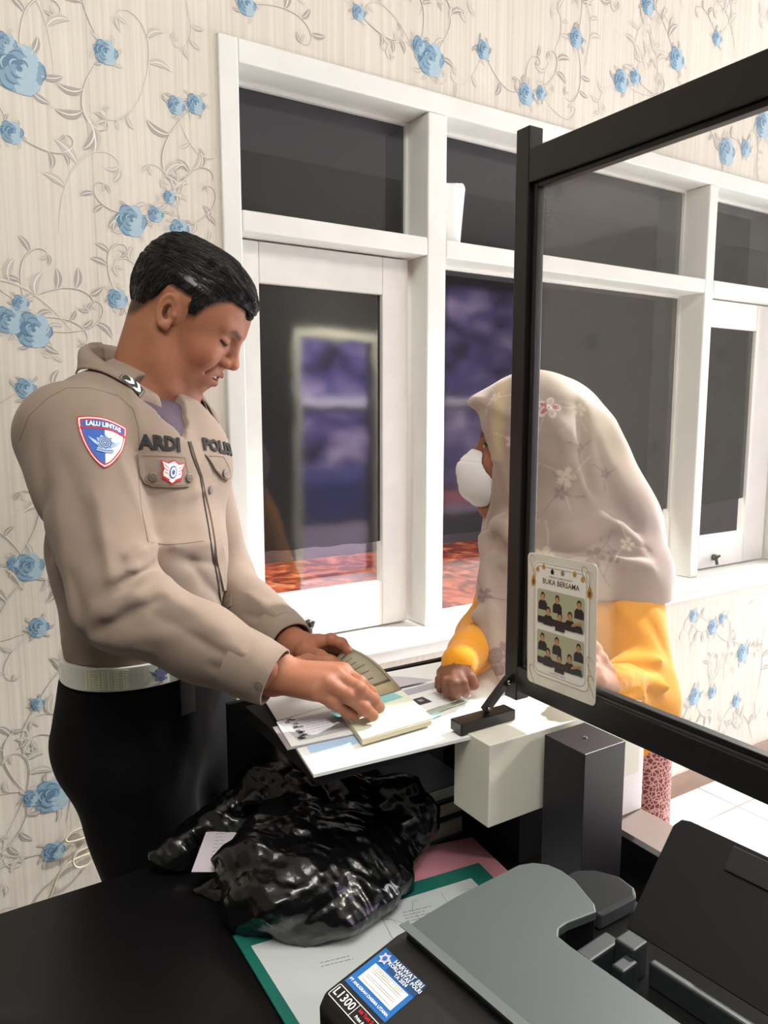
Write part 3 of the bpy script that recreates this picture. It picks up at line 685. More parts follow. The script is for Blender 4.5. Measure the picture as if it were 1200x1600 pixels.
gx0, gy0, gw, gh = .004, -.0755, .062, .0135
poly2(st, fst, [(gx0, gy0), (gx0+gw, gy0), (gx0+gw, gy0+gh), (gx0, gy0+gh)], 4, e)
R_ = rect2(gx0+.0006, gy0+.0006, gx0+gw-.0006, gy0+gh-.0006, .0015); line2(st, fst, R_+[R_[0]], .0006, 3, e*2)
line2(st, fst, [(gx0+.0285, gy0+.0006), (gx0+.0285, gy0+gh-.0006)], .0005, 3, e*2)
vs, fs = text_geo('L1300', .0105, .00012, squeeze=.95); put2d(st, fst, vs, fs, 3, e*3, gx0+.0145, gy0+gh/2+.0002)
vs, fs = text_geo('Ink Tank System', .0045, .00012, squeeze=.85); put2d(st, fst, vs, fs, 5, e*3, gx0+.0445, gy0+.0095)
vs, fs = text_geo('Print & More', .0036, .00008); put2d(st, fst, vs, fs, 3, e*3, gx0+.043, gy0+.0042)
for k in range(3): poly2(st, fst, [(gx0+.055+.002*k+.0013*math.cos(q), gy0+.0035+.0018*(k % 2)+.0013*math.sin(q)) for q in np.arange(0, 6.2, .7)], 3, e*4)
tag(st.build('model_badge', stM, pr), 'black model badge with white numerals')
settle(pr)

# ------------------------------------------------------------------ papers, folders and books
M_pap = mat('white_paper', (236, 237, 236), .6); M_ink = mat('printed_ink', (70, 70, 74), .6)
def sheet(name, pix, z, th, mats, draw=None, parent=None, wavy=0.0, flat=True):
    """a flat sheet whose corners (tl, tr, br, bl) lie at height z"""
    C4 = [onZ(x, y, z) for x, y in pix]
    O = (C4[0]+C4[1]+C4[2]+C4[3])/4; U = (C4[1]+C4[2]-C4[0]-C4[3])/2; Vv = (C4[0]+C4[1]-C4[2]-C4[3])/2
    mb = MB(); n = 4
    mb.add([tuple(p-np.array([0, 0, th])) for p in C4[::-1]]+[tuple(p) for p in C4[::-1]], [(3, 2, 1, 0), (4, 5, 6, 7)]+[(i, (i+1) % 4, 4+(i+1) % 4, 4+i) for i in range(4)], 0)
    f = frame_on(O, U, Vv)
    if draw: draw(mb, f, np.linalg.norm(U), np.linalg.norm(Vv))
    return mb.build(name, mats, parent)
def textlines(mb, f, x0, y0, w_, n, dy, mi, z, th=.0007, seed=1, rot=False):
    r_ = random.Random(seed)
    for i in range(n):
        x = x0; y = y0-i*dy; end = x0+w_*r_.uniform(.6, 1)
        while x < end:
            L = r_.uniform(.003, .009); a = (x, y), (min(x+L, end), y)
            if rot: a = tuple((q[1], q[0]) for q in a)
            line2(mb, f, list(a), th, mi, z); x += L+.0014
# on the desk
M_teal = mat('teal_folder', (34, 110, 98), .35); M_pink = mat('pink_card_folder', (206, 140, 152), .6, var=.05)
sheet('pink_folder', [(520, 1352), (738, 1308), (830, 1395), (560, 1480)], .7530, .0025, [M_pink]); o = bpy.data.objects['pink_folder']; tag(o, 'pink card folder on the desk partly under the printer', 'folder')
md = o.modifiers.new('bevel', 'BEVEL'); md.width = .012; md.segments = 4; md.affect = 'EDGES'; md.limit_method = 'ANGLE'; o.modifiers.remove(md)
def teal_draw(mb, f, w_, h_): pass
o = sheet('teal_folder', [(364, 1462), (748, 1348), (980, 1580), (470, 1640)], .7562, .0028, [M_teal]); tag(o, 'teal plastic document folder under the printed map sheet', 'folder')
def map_draw(mb, f, w_, h_):
    e = .0002; r_ = random.Random(3)
    line2(mb, f, [(-w_*.02, h_*.5), (-w_*.02, -h_*.28)], .0007, 1, e); line2(mb, f, [(-w_*.02, h_*.12), (w_*.5, h_*.12)], .0006, 1, e); line2(mb, f, [(w_*.28, h_*.5), (w_*.28, h_*.12)], .0006, 1, e)
    for k in range(9):
        x0, y0 = r_.uniform(0, .40)*w_, r_.uniform(-.2, .42)*h_; pts = []; a = r_.uniform(0, 6)
        for i in range(14): a += r_.uniform(-.7, .8); x0 += .006*math.cos(a); y0 += .006*math.sin(a); pts.append((min(max(x0, -.01), w_*.48), min(max(y0, -h_*.48), h_*.48)))
        line2(mb, f, pts, .0006, 1, e)
    textlines(mb, f, w_*.07, h_*.40, w_*.16, 5, .006, 1, e, .0012, 5); textlines(mb, f, w_*.31, h_*.40, w_*.14, 6, .006, 1, e, .0012, 6); textlines(mb, f, w_*.05, h_*.02, w_*.3, 5, .006, 1, e, .001, 8)
    textlines(mb, f, -w_*.33, h_*.16, w_*.16, 2, .006, 1, e, .0011, 7); textlines(mb, f, -w_*.20, -h_*.10, w_*.14, 2, .006, 1, e, .0016, 17)
o = sheet('printed_map_sheet', [(392, 1478), (736, 1372), (930, 1570), (500, 1650)], .7568, .0004, [mat('grey_white_paper', (206, 212, 212), .3, coat=.4), mat('grey_print', (122, 124, 128), .5)], map_draw); tag(o, 'white sheet with printed map diagram lying in the teal folder', 'document')
# books standing stacked in the niche of the counter
bk = [('book', .7506, .0215, (52, 66, 82), (190, 190, 178), .590, .695, .865, 'thick book with dark blue cover, lowest of the niche stack'),
      ('book', .7885, .0165, (22, 24, 26), (206, 204, 190), .595, .700, .868, 'black covered book in the middle of the niche stack'),
      ('book', .8215, .0140, (70, 80, 90), (214, 214, 206), .600, .704, .870, 'grey blue covered book on top of the niche stack')]
z = .7506
for nm, _, th, cc, pc, x0, x1, y0, lb in bk:
    th += .010
    r_ = empty(nm, (x0, y0, z), lb, 'book', 'books stacked in the counter niche')
    cvr = mat('book_cover', cc, .45); c_ = MB(); c_.box((x0, y0, z), (x1, y0+.154, z+.0025)); c_.box((x0, y0, z+th-.0025), (x1, y0+.154, z+th)); c_.box((x0, y0, z+.0026), (x0+.0025, y0+.154, z+th-.0026)); c_.build('book_cover', cvr, r_, bevel=.0008)
    pg = mat('book_page_edges', pc, .8, var=.25, vscale=1, stretch=(4, 4, 900)); MB().box((x0+.003, y0+.004, z+.0026), (x1-.004, y0+.150, z+th-.0026)).build('page_block', pg, r_); settle(r_)
    z += th+.0008
# sheets on the counter shelf
Z0 = .9925
def C(name, pix, z, mats, lb, cat='paper', draw=None, th=.0005, group=None):
    o = sheet(name, pix, z, th, mats, draw); tag(o, lb, cat, group); return o
C('white_sheet', [(411, 1088), (800, 1012), (905, 1110), (490, 1210)], Z0+.0048, [M_pap], 'large plain white sheet laid over the counter shelf', th=.004)
C('folded_sheet', [(420, 1100), (560, 1080), (560, 1172), (486, 1204)], Z0+.0002, [M_pap], 'folded white sheet peeping out under the large white sheet', th=.0006)
o = C('plain_paper', [(407, 1083), (432, 1070), (520, 1100), (433, 1126)], Z0+.0060, [M_pap], 'plain white paper under the officer\'s right wrist')
def photocopy(mb, f, w_, h_):
    e = .0002; poly2(mb, f, rect2(-w_*.44, -h_*.36, w_*.44, h_*.42), 1, e); poly2(mb, f, rect2(-w_*.34, -h_*.25, w_*.2, h_*.36), 2, e*2)
    textlines(mb, f, -w_*.3, h_*.28, w_*.42, 6, h_*.09, 3, e*3, .0006, 4); line2(mb, f, [(w_*.22, h_*.42), (w_*.22, -h_*.36)], .0007, 3, e*3)
    r_ = random.Random(2)
    for k in range(16): x, y = r_.uniform(-.43, -.3)*w_, r_.uniform(-.34, .38)*h_; poly2(mb, f, rect2(x, y, x+w_*.05, y+h_*.06), 3, e*3)
pcM = [M_pap, mat('photocopy_pale_grey', (196, 196, 200), .6), mat('photocopy_grey', (176, 176, 180), .6), mat('photocopy_dark', (96, 96, 102), .6)]
C('photocopied_paper', [(426, 1136), (560, 1104), (602, 1138), (449, 1171)], Z0+.0062, [mat('grey_paper_underside', (150, 144, 148), .6)], 'grey edged sheet lowest of the photocopies by the bag', th=.0012)
C('photocopied_card', [(432, 1128), (556, 1096), (600, 1136), (455, 1166)], Z0+.0078, pcM, 'photocopied certificate with dark corner ornaments on the white sheet', 'document', photocopy, th=.0012)
C('blue_headed_form', [(478, 1164), (560, 1146), (572, 1158), (486, 1176)], Z0+.0055, [mat('blue_form_band', (176, 206, 236), .6)], 'pale blue headed form under the open booklet', 'form')
def page_draw(mb, f, w_, h_):
    e = .0002; poly2(mb, f, rect2(-w_*.5, h_*.28, w_*.5, h_*.5), 1, e); line2(mb, f, [(-w_*.5, -h_*.02), (w_*.46, h_*.02)], .0005, 2, e*2)
    textlines(mb, f, -w_*.35, h_*.34, w_*.7, 1, .006, 3, e*3, .0011, 12); textlines(mb, f, -w_*.4, h_*.1, w_*.5, 1, .006, 2, e*2, .0005, 13)
# the open booklet the officer holds: lower page block flat, upper leaf lifted
bo = empty('open_booklet', tuple(onZ(600, 1110, Z0+.01)), 'open cream passbook with lifted brown leaf in the officer\'s hands', 'booklet')
pgM = [mat('booklet_page_green_cream', (226, 230, 210), .55), mat('booklet_teal_band', (140, 196, 196), .5), mat('booklet_rule', (196, 196, 170), .6), mat('booklet_print', (60, 90, 110), .6)]
C4 = [onZ(x, y, Z0+.015) for x, y in ((520, 1122), (625, 1076), (677, 1124), (566, 1156))]
o = sheet('lower_page', [(533, 1110), (628, 1078), (677, 1122), (566, 1155)], Z0+.0150, .0006, pgM, page_draw, bo)
sheet('page_block', [(530, 1112), (626, 1080), (674, 1126), (566, 1157)], Z0+.0140, .0060, [mat('booklet_edges', (200, 190, 160), .7, var=.2, vscale=1, stretch=(4, 4, 1500))], None, bo)
lf = MB(); Q0 = [onZ(576, 1092, Z0+.016), onZ(628, 1077, Z0+.016)]; T0_, T1_ = pxd(517, 1036, 1.13), pxd(543, 1010, 1.165)
vs = []; n = 8
for i in range(n+1):
    u = i/n; bulge = np.array([0, 0, .010])*math.sin(math.pi*u)
    vs += [tuple(Q0[0]*(1-u)+T0_*u+bulge), tuple(Q0[1]*(1-u)+T1_*u+bulge)]
lfM = [mat('leaf_brown_beige', (168, 152, 122), .6, var=.12, vscale=60), mat('leaf_panel_grey', (150, 142, 122), .6), mat('leaf_border', (92, 78, 58), .6)]
lf.add(vs, [(2*i, 2*i+1, 2*i+3, 2*i+2) for i in range(n)], 0)
def bil(s_, u):
    b_ = np.array([0, 0, .0106])*math.sin(math.pi*u); return (Q0[0]*(1-u)+T0_*u)*(1-s_)+(Q0[1]*(1-u)+T1_*u)*s_+b_
nrm = np.cross(Q0[1]-Q0[0], T0_-Q0[0]); nrm /= np.linalg.norm(nrm)
if nrm@(CAM-Q0[0]) < 0: nrm = -nrm
def grid_patch(s0, s1, u0, u1, mi, off):
    k = 8; vv = []
    for i in range(k+1):
        u = u0+(u1-u0)*i/k; vv += [tuple(bil(s0, u)+nrm*off), tuple(bil(s1, u)+nrm*off)]
    lf.add(vv, [(2*i, 2*i+1, 2*i+3, 2*i+2) for i in range(k)], mi)
grid_patch(.10, .90, .14, .90, 2, .0004); grid_patch(.14, .86, .17, .87, 1, .0007)
for k in range(5): grid_patch(.2, .5+.06*(k % 3), .25+.12*k, .265+.12*k, 2, .001)
lo_ = lf.build('lifted_leaf', lfM, bo, smooth=True); md = lo_.modifiers.new('thickness', 'SOLIDIFY'); md.thickness = .0012; md.offset = -1
settle(bo)
def cert(mb, f, w_, h_):
    e = .0002; poly2(mb, f, rect2(-w_*.46, h_*.18, w_*.46, h_*.44), 1, e); poly2(mb, f, rect2(-w_*.38, -h_*.30, -w_*.16, -h_*.02), 2, e*2); textlines(mb, f, -w_*.06, -h_*.0, w_*.46, 4, h_*.09, 3, e*2, .0006, 21)
    poly2(mb, f, rect2(-w_*.31, -h_*.2, -w_*.23, -h_*.1), 3, e*3)
ctM = [M_pap, mat('certificate_grey_band', (176, 174, 182), .6), mat('certificate_black_square', (52, 50, 56), .6), mat('certificate_print', (150, 148, 158), .6)]
C('certificate', [(600, 1082), (694, 1062), (736, 1086), (660, 1112)], Z0+.0102, ctM, 'white certificate with a black square mark beside the customer\'s hand', 'document', cert, th=.0014)
C('certificate_backing', [(604, 1092), (692, 1066), (732, 1094), (664, 1118)], Z0+.0082, [mat('olive_receipt', (176, 186, 168), .6)], 'olive edged slip directly below the certificate', 'slip', th=.0022)
C('receipt', [(600, 1056), (640, 1058), (676, 1062), (612, 1076)], Z0+.0125, [mat('receipt_lilac_grey', (196, 190, 198), .6)], 'lilac grey receipt above the certificate', 'receipt', th=.0006)
C('teal_slip', [(632, 1086), (650, 1080), (690, 1116), (676, 1122)], Z0+.0078, [mat('pale_teal_slip', (176, 214, 206), .6)], 'pale teal slip at the right edge of the booklet', 'slip', th=.0008)
C('customer_side_sheet', [(925, 1076), (950, 1066), (1004, 1098), (985, 1112)], 1.0012, [M_pap], 'white sheet at the counter end under the customer\'s left cuff', th=.0008) 
o = C('shaded_slip', [(440, 1128), (500, 1112), (548, 1098), (520, 1104)], Z0+.0056, [M_pap], 'narrow white slip below the officer\'s fingers'); bpy.data.objects.remove(o)

# ------------------------------------------------------------------ black plastic bag
rb = np.random.RandomState(5)
PLN = [(lambda v: v/np.linalg.norm(v))(rb.randn(3)) for _ in range(14)]; PH = rb.rand(14)
def crumple(P, f, seed, n=5, warp=.25):
    W = np.stack([vnoise(P, f*.6, seed+7*i) for i in range(3)], 1); Q = P+W*warp/f; r = 0
    for i in range(n):
        s = Q@PLN[(i+seed) % 14]*f*(.7+.25*i)+PH[(i+seed*3) % 14]; t = np.abs((s-np.floor(s))-.5)*2; r = r+t/(1+.35*i)
    return r/n-.35
def bag_f(P):
    T = lambda x, y, t: pxd(x, y, t)
    d = ell(P, (.430, .850, .795), (.138, .098, .078))
    for a, b, ra, rb_ in ((T(480, 1260, 1.12), T(430, 1370, 1.05), .050, .046), (T(560, 1250, 1.11), T(650, 1280, 1.08), .038, .022), (T(490, 1365, 1.04), T(365, 1400, 1.05), .040, .026), (T(350, 1400, 1.05), T(330, 1425, 1.05), .025, .018),
                          (T(445, 1205, 1.14), T(350, 1268, 1.12), .034, .032), (T(350, 1268, 1.12), T(290, 1308, 1.09), .032, .020), (T(290, 1308, 1.09), T(246, 1336, 1.07), .020, .003), (T(435, 1185, 1.16), T(290, 1290, 1.11), .020, .010), (T(545, 1225, 1.10), T(440, 1178, 1.17), .030, .014), (T(480, 1172, 1.17), T(440, 1168, 1.17), .012, .008), (T(530, 1225, 1.12), T(635, 1232, 1.10), .026, .018), (T(340, 1290, 1.11), T(420, 1290, 1.10), .015, .035), (T(580, 1330, 1.06), T(665, 1265, 1.08), .028, .020)):
        d = smin(d, cone(P, a, b, ra, rb_), .018)
    d = d+.060*crumple(P, 5.5, 1, 4, .18)+.040*crumple(P, 13, 4, 4, .2)+.011*crumple(P, 30, 2, 4, .3)+.004*crumple(P, 70, 7, 3, .3)
    return smax(d, .7508-P[:, 2], .002)
M_bag = mat('black_plastic_film', (12, 12, 13), .2, spec=.6, bump=.25, bscale=220, bdist=.0012)
bag = sculpt('plastic_bag', bag_f, (.12, .60, .745), (.66, 1.03, 1.0), .0022, M_bag, smooth=1)
tag(bag, 'crumpled shiny black plastic bag on the desk below the counter', 'bag')
def tagdraw(mb, f, w_, h_): textlines(mb, f, -w_*.1, h_*.42, w_*.5, 8, h_*.09, 1, .0002, .0008, 31)
o = sheet('white_label_card', [(322, 1300), (376, 1296), (345, 1362), (299, 1362)], .800, .0007, [mat('lilac_white_card', (226, 216, 226), .5), M_ink], tagdraw); tag(o, 'white printed card sticking out from the left of the black bag', 'card')
# ------------------------------------------------------------------ people: shared head
def rot_cols(f, l, u): return np.stack([f, l, u], 1)
def head_frame(face_dir, pitch, roll=0.0):
    """columns forward, left, up for a head turned to face_dir (horizontal) and pitched down"""
    y = np.array(face_dir, float); y[2] = 0; y /= np.linalg.norm(y); Z = V3(0, 0, 1)
    f = y*math.cos(pitch)-Z*math.sin(pitch); u = y*math.sin(pitch)+Z*math.cos(pitch); l = np.cross(u, f)
    if roll: l, u = l*math.cos(roll)+u*math.sin(roll), u*math.cos(roll)-l*math.sin(roll)
    return rot_cols(f, l, u)
def head_sdf(q, mouth=True, ears=True):
    A = q.copy(); A[:, 1] = np.abs(A[:, 1])          # symmetric head
    d = ell(A, (-.012, 0, .032), (.094, .077, .082))
    d = smin(d, ell(A, (.020, 0, .026), (.062, .066, .062)), .03)
    d = smin(d, ell(A, (.030, 0, -.036), (.052, .059, .076)), .03)
    d = smin(d, cone(A, (-.012, .056, -.040), (.004, .052, -.080), .017, .016), .022)
    d = smin(d, cone(A, (.004, .052, -.080), (.060, .014, -.114), .018, .014), .022)
    d = smin(d, cone(A, (-.02, 0, -.05), (.042, 0, -.096), .036, .024), .03)
    d = smin(d, ell(A, (.035, .028, -.070), (.034, .026, .030)), .02)
    d = smin(d, ell(A, (.066, 0, -.113), (.017, .020, .014)), .016)
    d = smin(d, ell(A, (.070, 0, -.060), (.020, .027, .024)), .018)
    d = smin(d, ell(A, (.055, .038, -.030), (.025, .022, .022)), .02)
    d = smin(d, cone(A, (.079, .012, .021), (.067, .043, .024), .0085, .008), .012)
    d = smax(d, -ell(A, (.094, .031, .003), (.017, .016, .010)), .012)
    d = smin(d, cone(A, (.083, 0, .012), (.096, 0, -.018), .0055, .0085), .012)
    d = smin(d, ell(A, (.0985, 0, -.0245), (.0105, .0120, .0095)), .006)
    d = smin(d, ell(A, (.0890, .0135, -.0290), (.0100, .0072, .0078)), .005)
    d = smax(d, -ell(A, (.094, .0066, -.0355), (.0045, .003, .0035)), .002)
    d = smin(d, ell(A, (.0705, .0305, .0025), (.0135, .0150, .0120)), .003)
    crease = cone(A, (.083, .018, .0085), (.078, .044, .0085), .0012, .0008); d = smax(d, -crease, .003)
    d = smin(d, cone(A, (.079, .018, -.0065), (.074, .042, -.0065), .0028, .0018), .003)
    if mouth:
        d = smin(d, cone(A, (.0905, 0, -.0505), (.0745, .0255, -.0545), .0052, .0020), .005)
        d = smin(d, cone(A, (.0875, 0, -.0660), (.0735, .0240, -.0570), .0062, .0020), .005)
        d = smax(d, -ell(A, (.088, 0, -.0575), (.017, .021, .0040)), .002)
        d = smax(d, -ell(A, (.089, 0, -.081), (.008, .018, .005)), .008)
        d = smax(d, -cone(A, (.083, .023, -.036), (.074, .034, -.056), .0018, .0010), .006)
    if ears:
        E = (A-V3(-.008, .0775, -.004))/.88; a = .22
        u = E[:, 0]*math.cos(a)+E[:, 2]*math.sin(a); v = -E[:, 0]*math.sin(a)+E[:, 2]*math.cos(a); w_ = E[:, 1]+.35*u-.004
        rho = np.sqrt((u/.0150)**2+(v/.0270)**2)
        disc = np.maximum(np.abs(w_)-.0022, (rho-1)*.017)
        conc = np.sqrt((u/.0075)**2+((v+.002)/.0125)**2)
        rim = np.sqrt(((rho-1)*.0175)**2+(w_-.002)**2)-.0034
        rim = np.where(u > .010, rim+(u-.010)*1.2, rim)
        anti = np.sqrt(((np.sqrt(((u-.001)/.0095)**2+((v+.002)/.0175)**2)-1)*.011)**2+(w_-.0015)**2)-.0020
        anti = np.where(u > .004, anti+(u-.004)*2, anti)
        e = smin(smin(disc, rim, .003), anti, .002)
        e = smax(e, -(np.maximum((conc-1)*.009, np.abs(w_-.004)-.006)), .002)
        e = smin(e, ell(np.stack([u, v, w_], 1), (.004, -.0255, .001), (.0075, .0085, .0042)), .003)
        e = smin(e, ell(np.stack([u, v, w_], 1), (.0125, -.004, .001), (.0035, .005, .004)), .003)
        e = smin(e, ell(np.stack([u, v, w_], 1), (.010, -.001, -.008), (.012, .018, .008)), .004)
        d = smin(d, e*.88, .004)
    return d
def mixc(a, b, m): return a*(1-m[:, None])+np.array(b)[None]*m[:, None]
def sst(e0, e1, x):
    t = np.clip((x-e0)/(e1-e0), 0, 1); return t*t*(3-2*t)
def skin_tint(q, base, lip, brow=True, eyes=True):
    """colour of the skin itself over a head in its own frame: lips, brows, lash line, shaved hair"""
    n = len(q); c = np.tile(np.array(s2l(base)), (n, 1)); A = q.copy(); A[:, 1] = np.abs(A[:, 1])
    red = np.exp(-((A[:, 0]-.062)**2+(A[:, 1]-.04)**2+(A[:, 2]+.03)**2)/.0007)*.30+np.exp(-((A[:, 0]-.108)**2+A[:, 1]**2+(A[:, 2]+.03)**2)/.0002)*.35
    c = mixc(c, s2l((184, 106, 84)), np.clip(red, 0, 1))
    m = np.minimum(cone(A, (.0905, 0, -.0505), (.0745, .0255, -.0545), .0052, .0020), cone(A, (.0875, 0, -.0660), (.0735, .0240, -.0570), .0062, .0020))
    c = mixc(c, s2l(lip), sst(.0022, -.0002, m)*(A[:, 0] > .07))
    c = mixc(c, s2l((52, 26, 22)), sst(.0006, -.0010, ell(A, (.082, 0, -.0575), (.015, .020, .0034)))*.9)
    if brow:
        b = np.minimum(cone(A, (.090, .013, .0170), (.083, .032, .0225), .0010, .0018), cone(A, (.083, .032, .0225), (.066, .050, .0170), .0018, .0002))
        c = mixc(c, s2l((44, 30, 26)), sst(.0045, .0005, b)*.75)
    if eyes:
        e = np.minimum(cone(A, (.087, .0185, -.0015), (.084, .031, -.0040), .0010, .0018), cone(A, (.084, .031, -.0040), (.0745, .0455, .0000), .0018, .0010))
        c = mixc(c, s2l((24, 16, 14)), sst(.0024, .0006, e)*.95)
        c = mixc(c, s2l((120, 74, 58)), np.exp(-((A[:, 1]-.031)**2+(A[:, 2]-.012)**2*2)/.00012)*.35*(A[:, 0] > .06))
    return c

M_skin = mat('officer_skin', (160, 104, 76), .56, spec=.32, attr=True, var=.06, vscale=120, sss=.06, bump=.06, bscale=900, bdist=.0005)
M_hair = mat('short_black_hair', (14, 12, 12), .38, spec=.5, var=.3, vscale=200)
M_khaki = mat('taupe_uniform_cloth', (141, 124, 111), .80, spec=.2, var=.03, vscale=35, bump=.12, bscale=1400, bdist=.0004, sheen=.1)
M_khaki_d = mat('taupe_dark_seam', (112, 98, 87), .85, spec=.1)  # darker taupe for seams and stitching
M_trs = mat('black_trouser_cloth', (12, 11, 12), .85, spec=.15, bump=.1, bscale=600)

# ------------------------------------------------------------------ the officer
T = pxd
RS, LS = T(113, 684, 1.075), T(292, 672, 1.315)
RE, RW = T(190, 945, .985), T(425, 1056, .950)
LE, LW = T(352, 908, 1.355), T(462, 1010, 1.165)
BC = T(214, 1010, 1.20)                                   # centre of the belt line
Ld = LS-RS; Ld[2] = 0; Ld /= np.linalg.norm(Ld); ZU = V3(0, 0, 1); Fd = np.cross(Ld, ZU)
CHS = T(222, 735, 1.20); NB = T(236, 606, 1.205)
ofc = empty('person', (float(BC[0]), float(BC[1]), 0.0), 'uniformed man with short black hair leaning over papers, handling an open booklet', 'person')

HS = 0.985
HF = head_frame(RT*.998-FW*.06, math.radians(32), math.radians(-2))
HC = T(264, 487, 1.135)-HF@(V3(-.006, -.080, -.004)*HS)
def to_head(P): return (P-HC)@HF/HS
def of_head(q): return HC+HF@(np.array(q)*HS)
def officer_neck(P):
    d = cone(P, of_head((-.028, 0, -.030)), NB+V3(0, 0, -.02)-Fd*.012, .060, .064)
    d = smin(d, cone(P, of_head((-.045, .03, -.01)), NB-Fd*.03+Ld*.02, .035, .045), .02)
    return d
def officer_upper(P):
    q = to_head(P); d = smin(head_sdf(q)*HS, officer_neck(P), .022)
    sm = cone(P, of_head((-.005, -.062, -.05)), NB+Fd*.045-Ld*.015, .010, .010); return smin(d, sm, .02)
def fade(P):
    q = to_head(P); c = skin_tint(q, (158, 104, 77), (160, 86, 78))
    # shaved hair shows through at temples and nape
    hl = np.interp(q[:, 0], HLX, HLZ); m = sst(-.012, .010, q[:, 2]-hl)*.9*(q[:, 2] > -.09)*(np.abs(q[:, 1]) > .03)*(q[:, 0] < .06)
    ear = (np.abs(q[:, 1]) > .070)*(np.abs(q[:, 0]+.006) < .024)*(np.abs(q[:, 2]+.004) < .034)
    m = m*(1-ear)
    c = mixc(c, s2l((46, 34, 30)), m); st = np.exp(-((q[:, 0]-.075)**2+(q[:, 2]+.09)**2)/.0006)*.25
    return mixc(c, s2l((112, 74, 60)), st)
HLX = [-.13, -.085, -.060, -.040, -.026, .012, .018, .030, .038, .052, .066, .080, .12]
HLZ = [-.056, -.052, -.034, -.002, .028, .028, .002, .008, .030, .050, .064, .072, .074]
def hair_f(P):
    q = to_head(P); A = q.copy(); A[:, 1] = np.abs(A[:, 1])
    top = sst(.02, .09, q[:, 2])
    d = smin(ell(A, (-.014, 0, .030), (.096, .077, .082)), ell(A, (.018, 0, .024), (.060, .066, .062)), .03)-(.0022+.005*top)
    d = smin(d, ell(q, (.012, 0, .083), (.048, .048, .023)), .02)
    d = smin(d, ell(q, (-.060, 0, .062), (.042, .056, .046)), .02)
    d = smin(d, cone(q, (.045, -.02, .084), (.070, -.025, .074), .017, .012), .014)
    d = smin(d, cone(q, (.070, -.022, .074), (.084, -.012, .056), .010, .005), .008)
    d = smin(d, cone(q, (.050, .03, .082), (.070, .02, .072), .015, .010), .012)
    d = smin(d, cone(q, (.020, -.052, .083), (.055, -.046, .078), .014, .009), .012)
    st = vnoise(q*V3(28, 190, 150), 1, 3)*.0026+vnoise(q*V3(14, 80, 60), 1, 5)*.0035+vnoise(q*V3(60, 420, 300), 1, 8)*.0010
    d = d+st*(.10+.75*top)
    hl = np.interp(q[:, 0], HLX, HLZ)+vnoise(q, 180, 2)*.002
    cut = hl+.007-q[:, 2]; cut = np.where((q[:, 0] > .055), np.minimum(cut, .062-q[:, 2]), cut)
    lock = cone(q, (.070, -.022, .076), (.085, -.012, .056), .012, .006)
    cut = np.minimum(cut, lock)
    return smax(d, cut*.8, .003)*HS

def finger(P, pts, r0, r1, k=.004):
    rs = [r0+(r1-r0)*i/(len(pts)-1) for i in range(len(pts))]; d = chain(P, pts, rs, .003)
    for i in range(1, len(pts)-1): d = smin(d, ell(P, pts[i], (rs[i]*1.08,)*3), .003)
    return d
z_ = onZ
# right hand: back up, fingers spread on the booklet
RH = dict(wr=z_(432, 1052, 1.068),
          f=[[z_(536, 1050, 1.068), z_(562, 1068, 1.058), z_(577, 1082, 1.036), z_(584, 1092, 1.020)],
             [z_(526, 1056, 1.070), z_(560, 1077, 1.058), z_(582, 1094, 1.034), z_(592, 1105, 1.0195)],
             [z_(510, 1068, 1.066), z_(545, 1088, 1.052), z_(569, 1107, 1.032), z_(582, 1118, 1.0195)],
             [z_(490, 1080, 1.058), z_(520, 1097, 1.044), z_(541, 1110, 1.028), z_(553, 1118, 1.0195)]],
          th=[z_(480, 1036, 1.050), z_(512, 1038, 1.040), z_(540, 1052, 1.030)])
def rhand_f(P):
    W = RH['wr']; d = econe(P, T(395, 1042, .965), W, (.031, .024), (.029, .020), ZU); pal = None
    for i, f in enumerate(RH['f']):
        r0 = (.0105, .0108, .0102, .0092)[i]
        e = cone(P, W+(f[0]-RH['f'][1][0])*.35, f[0], .0165, .0125); pal = e if pal is None else smin(pal, e, .010)
    d = smin(d, pal, .014)
    for i, f in enumerate(RH['f']):
        r0 = (.0100, .0102, .0097, .0087)[i]; d = smin(d, finger(P, f, r0, r0*.80), .0045)
    d = smin(d, finger(P, [W+(RH['th'][0]-W)*.4]+RH['th'], .014, .009), .008)
    for i in range(3):
        a, b = RH['f'][i], RH['f'][i+1]; d = smin(d, ell(P, (a[0]+b[0])/2+(a[1]-a[0])*.05, (.008,)*3), .006)
    return d
LH = dict(f=[[T(497, 1003, 1.150), T(517, 1000, 1.150), T(533, 1006, 1.152), T(543, 1017, 1.150)],
             [T(498, 1010, 1.165), T(520, 1010, 1.175), T(538, 1018, 1.178), T(546, 1030, 1.172)],
             [T(496, 1019, 1.175), T(518, 1022, 1.188), T(536, 1032, 1.188), T(544, 1042, 1.180)],
             [T(492, 1028, 1.180), T(512, 1034, 1.195), T(528, 1044, 1.195), T(536, 1052, 1.188)]],
          th=[T(476, 1018, 1.135), T(498, 1028, 1.118), T(516, 1036, 1.116), T(527, 1040, 1.118)])
def lhand_f(P):
    W = LW; d = cone(P, LE+(LW-LE)*.8, W, .028, .024); pal = None
    for i, f in enumerate(LH['f']):
        e = cone(P, W+(f[0]-LH['f'][1][0])*.4, f[0], .0170, .0125); pal = e if pal is None else smin(pal, e, .010)
    d = smin(d, pal, .014)
    for i, f in enumerate(LH['f']):
        r0 = (.0102, .0102, .0097, .0087)[i]; d = smin(d, finger(P, f, r0, r0*.82), .004)
    return smin(d, finger(P, [W+(LH['th'][0]-W)*.3]+LH['th'], .0145, .0095), .008)

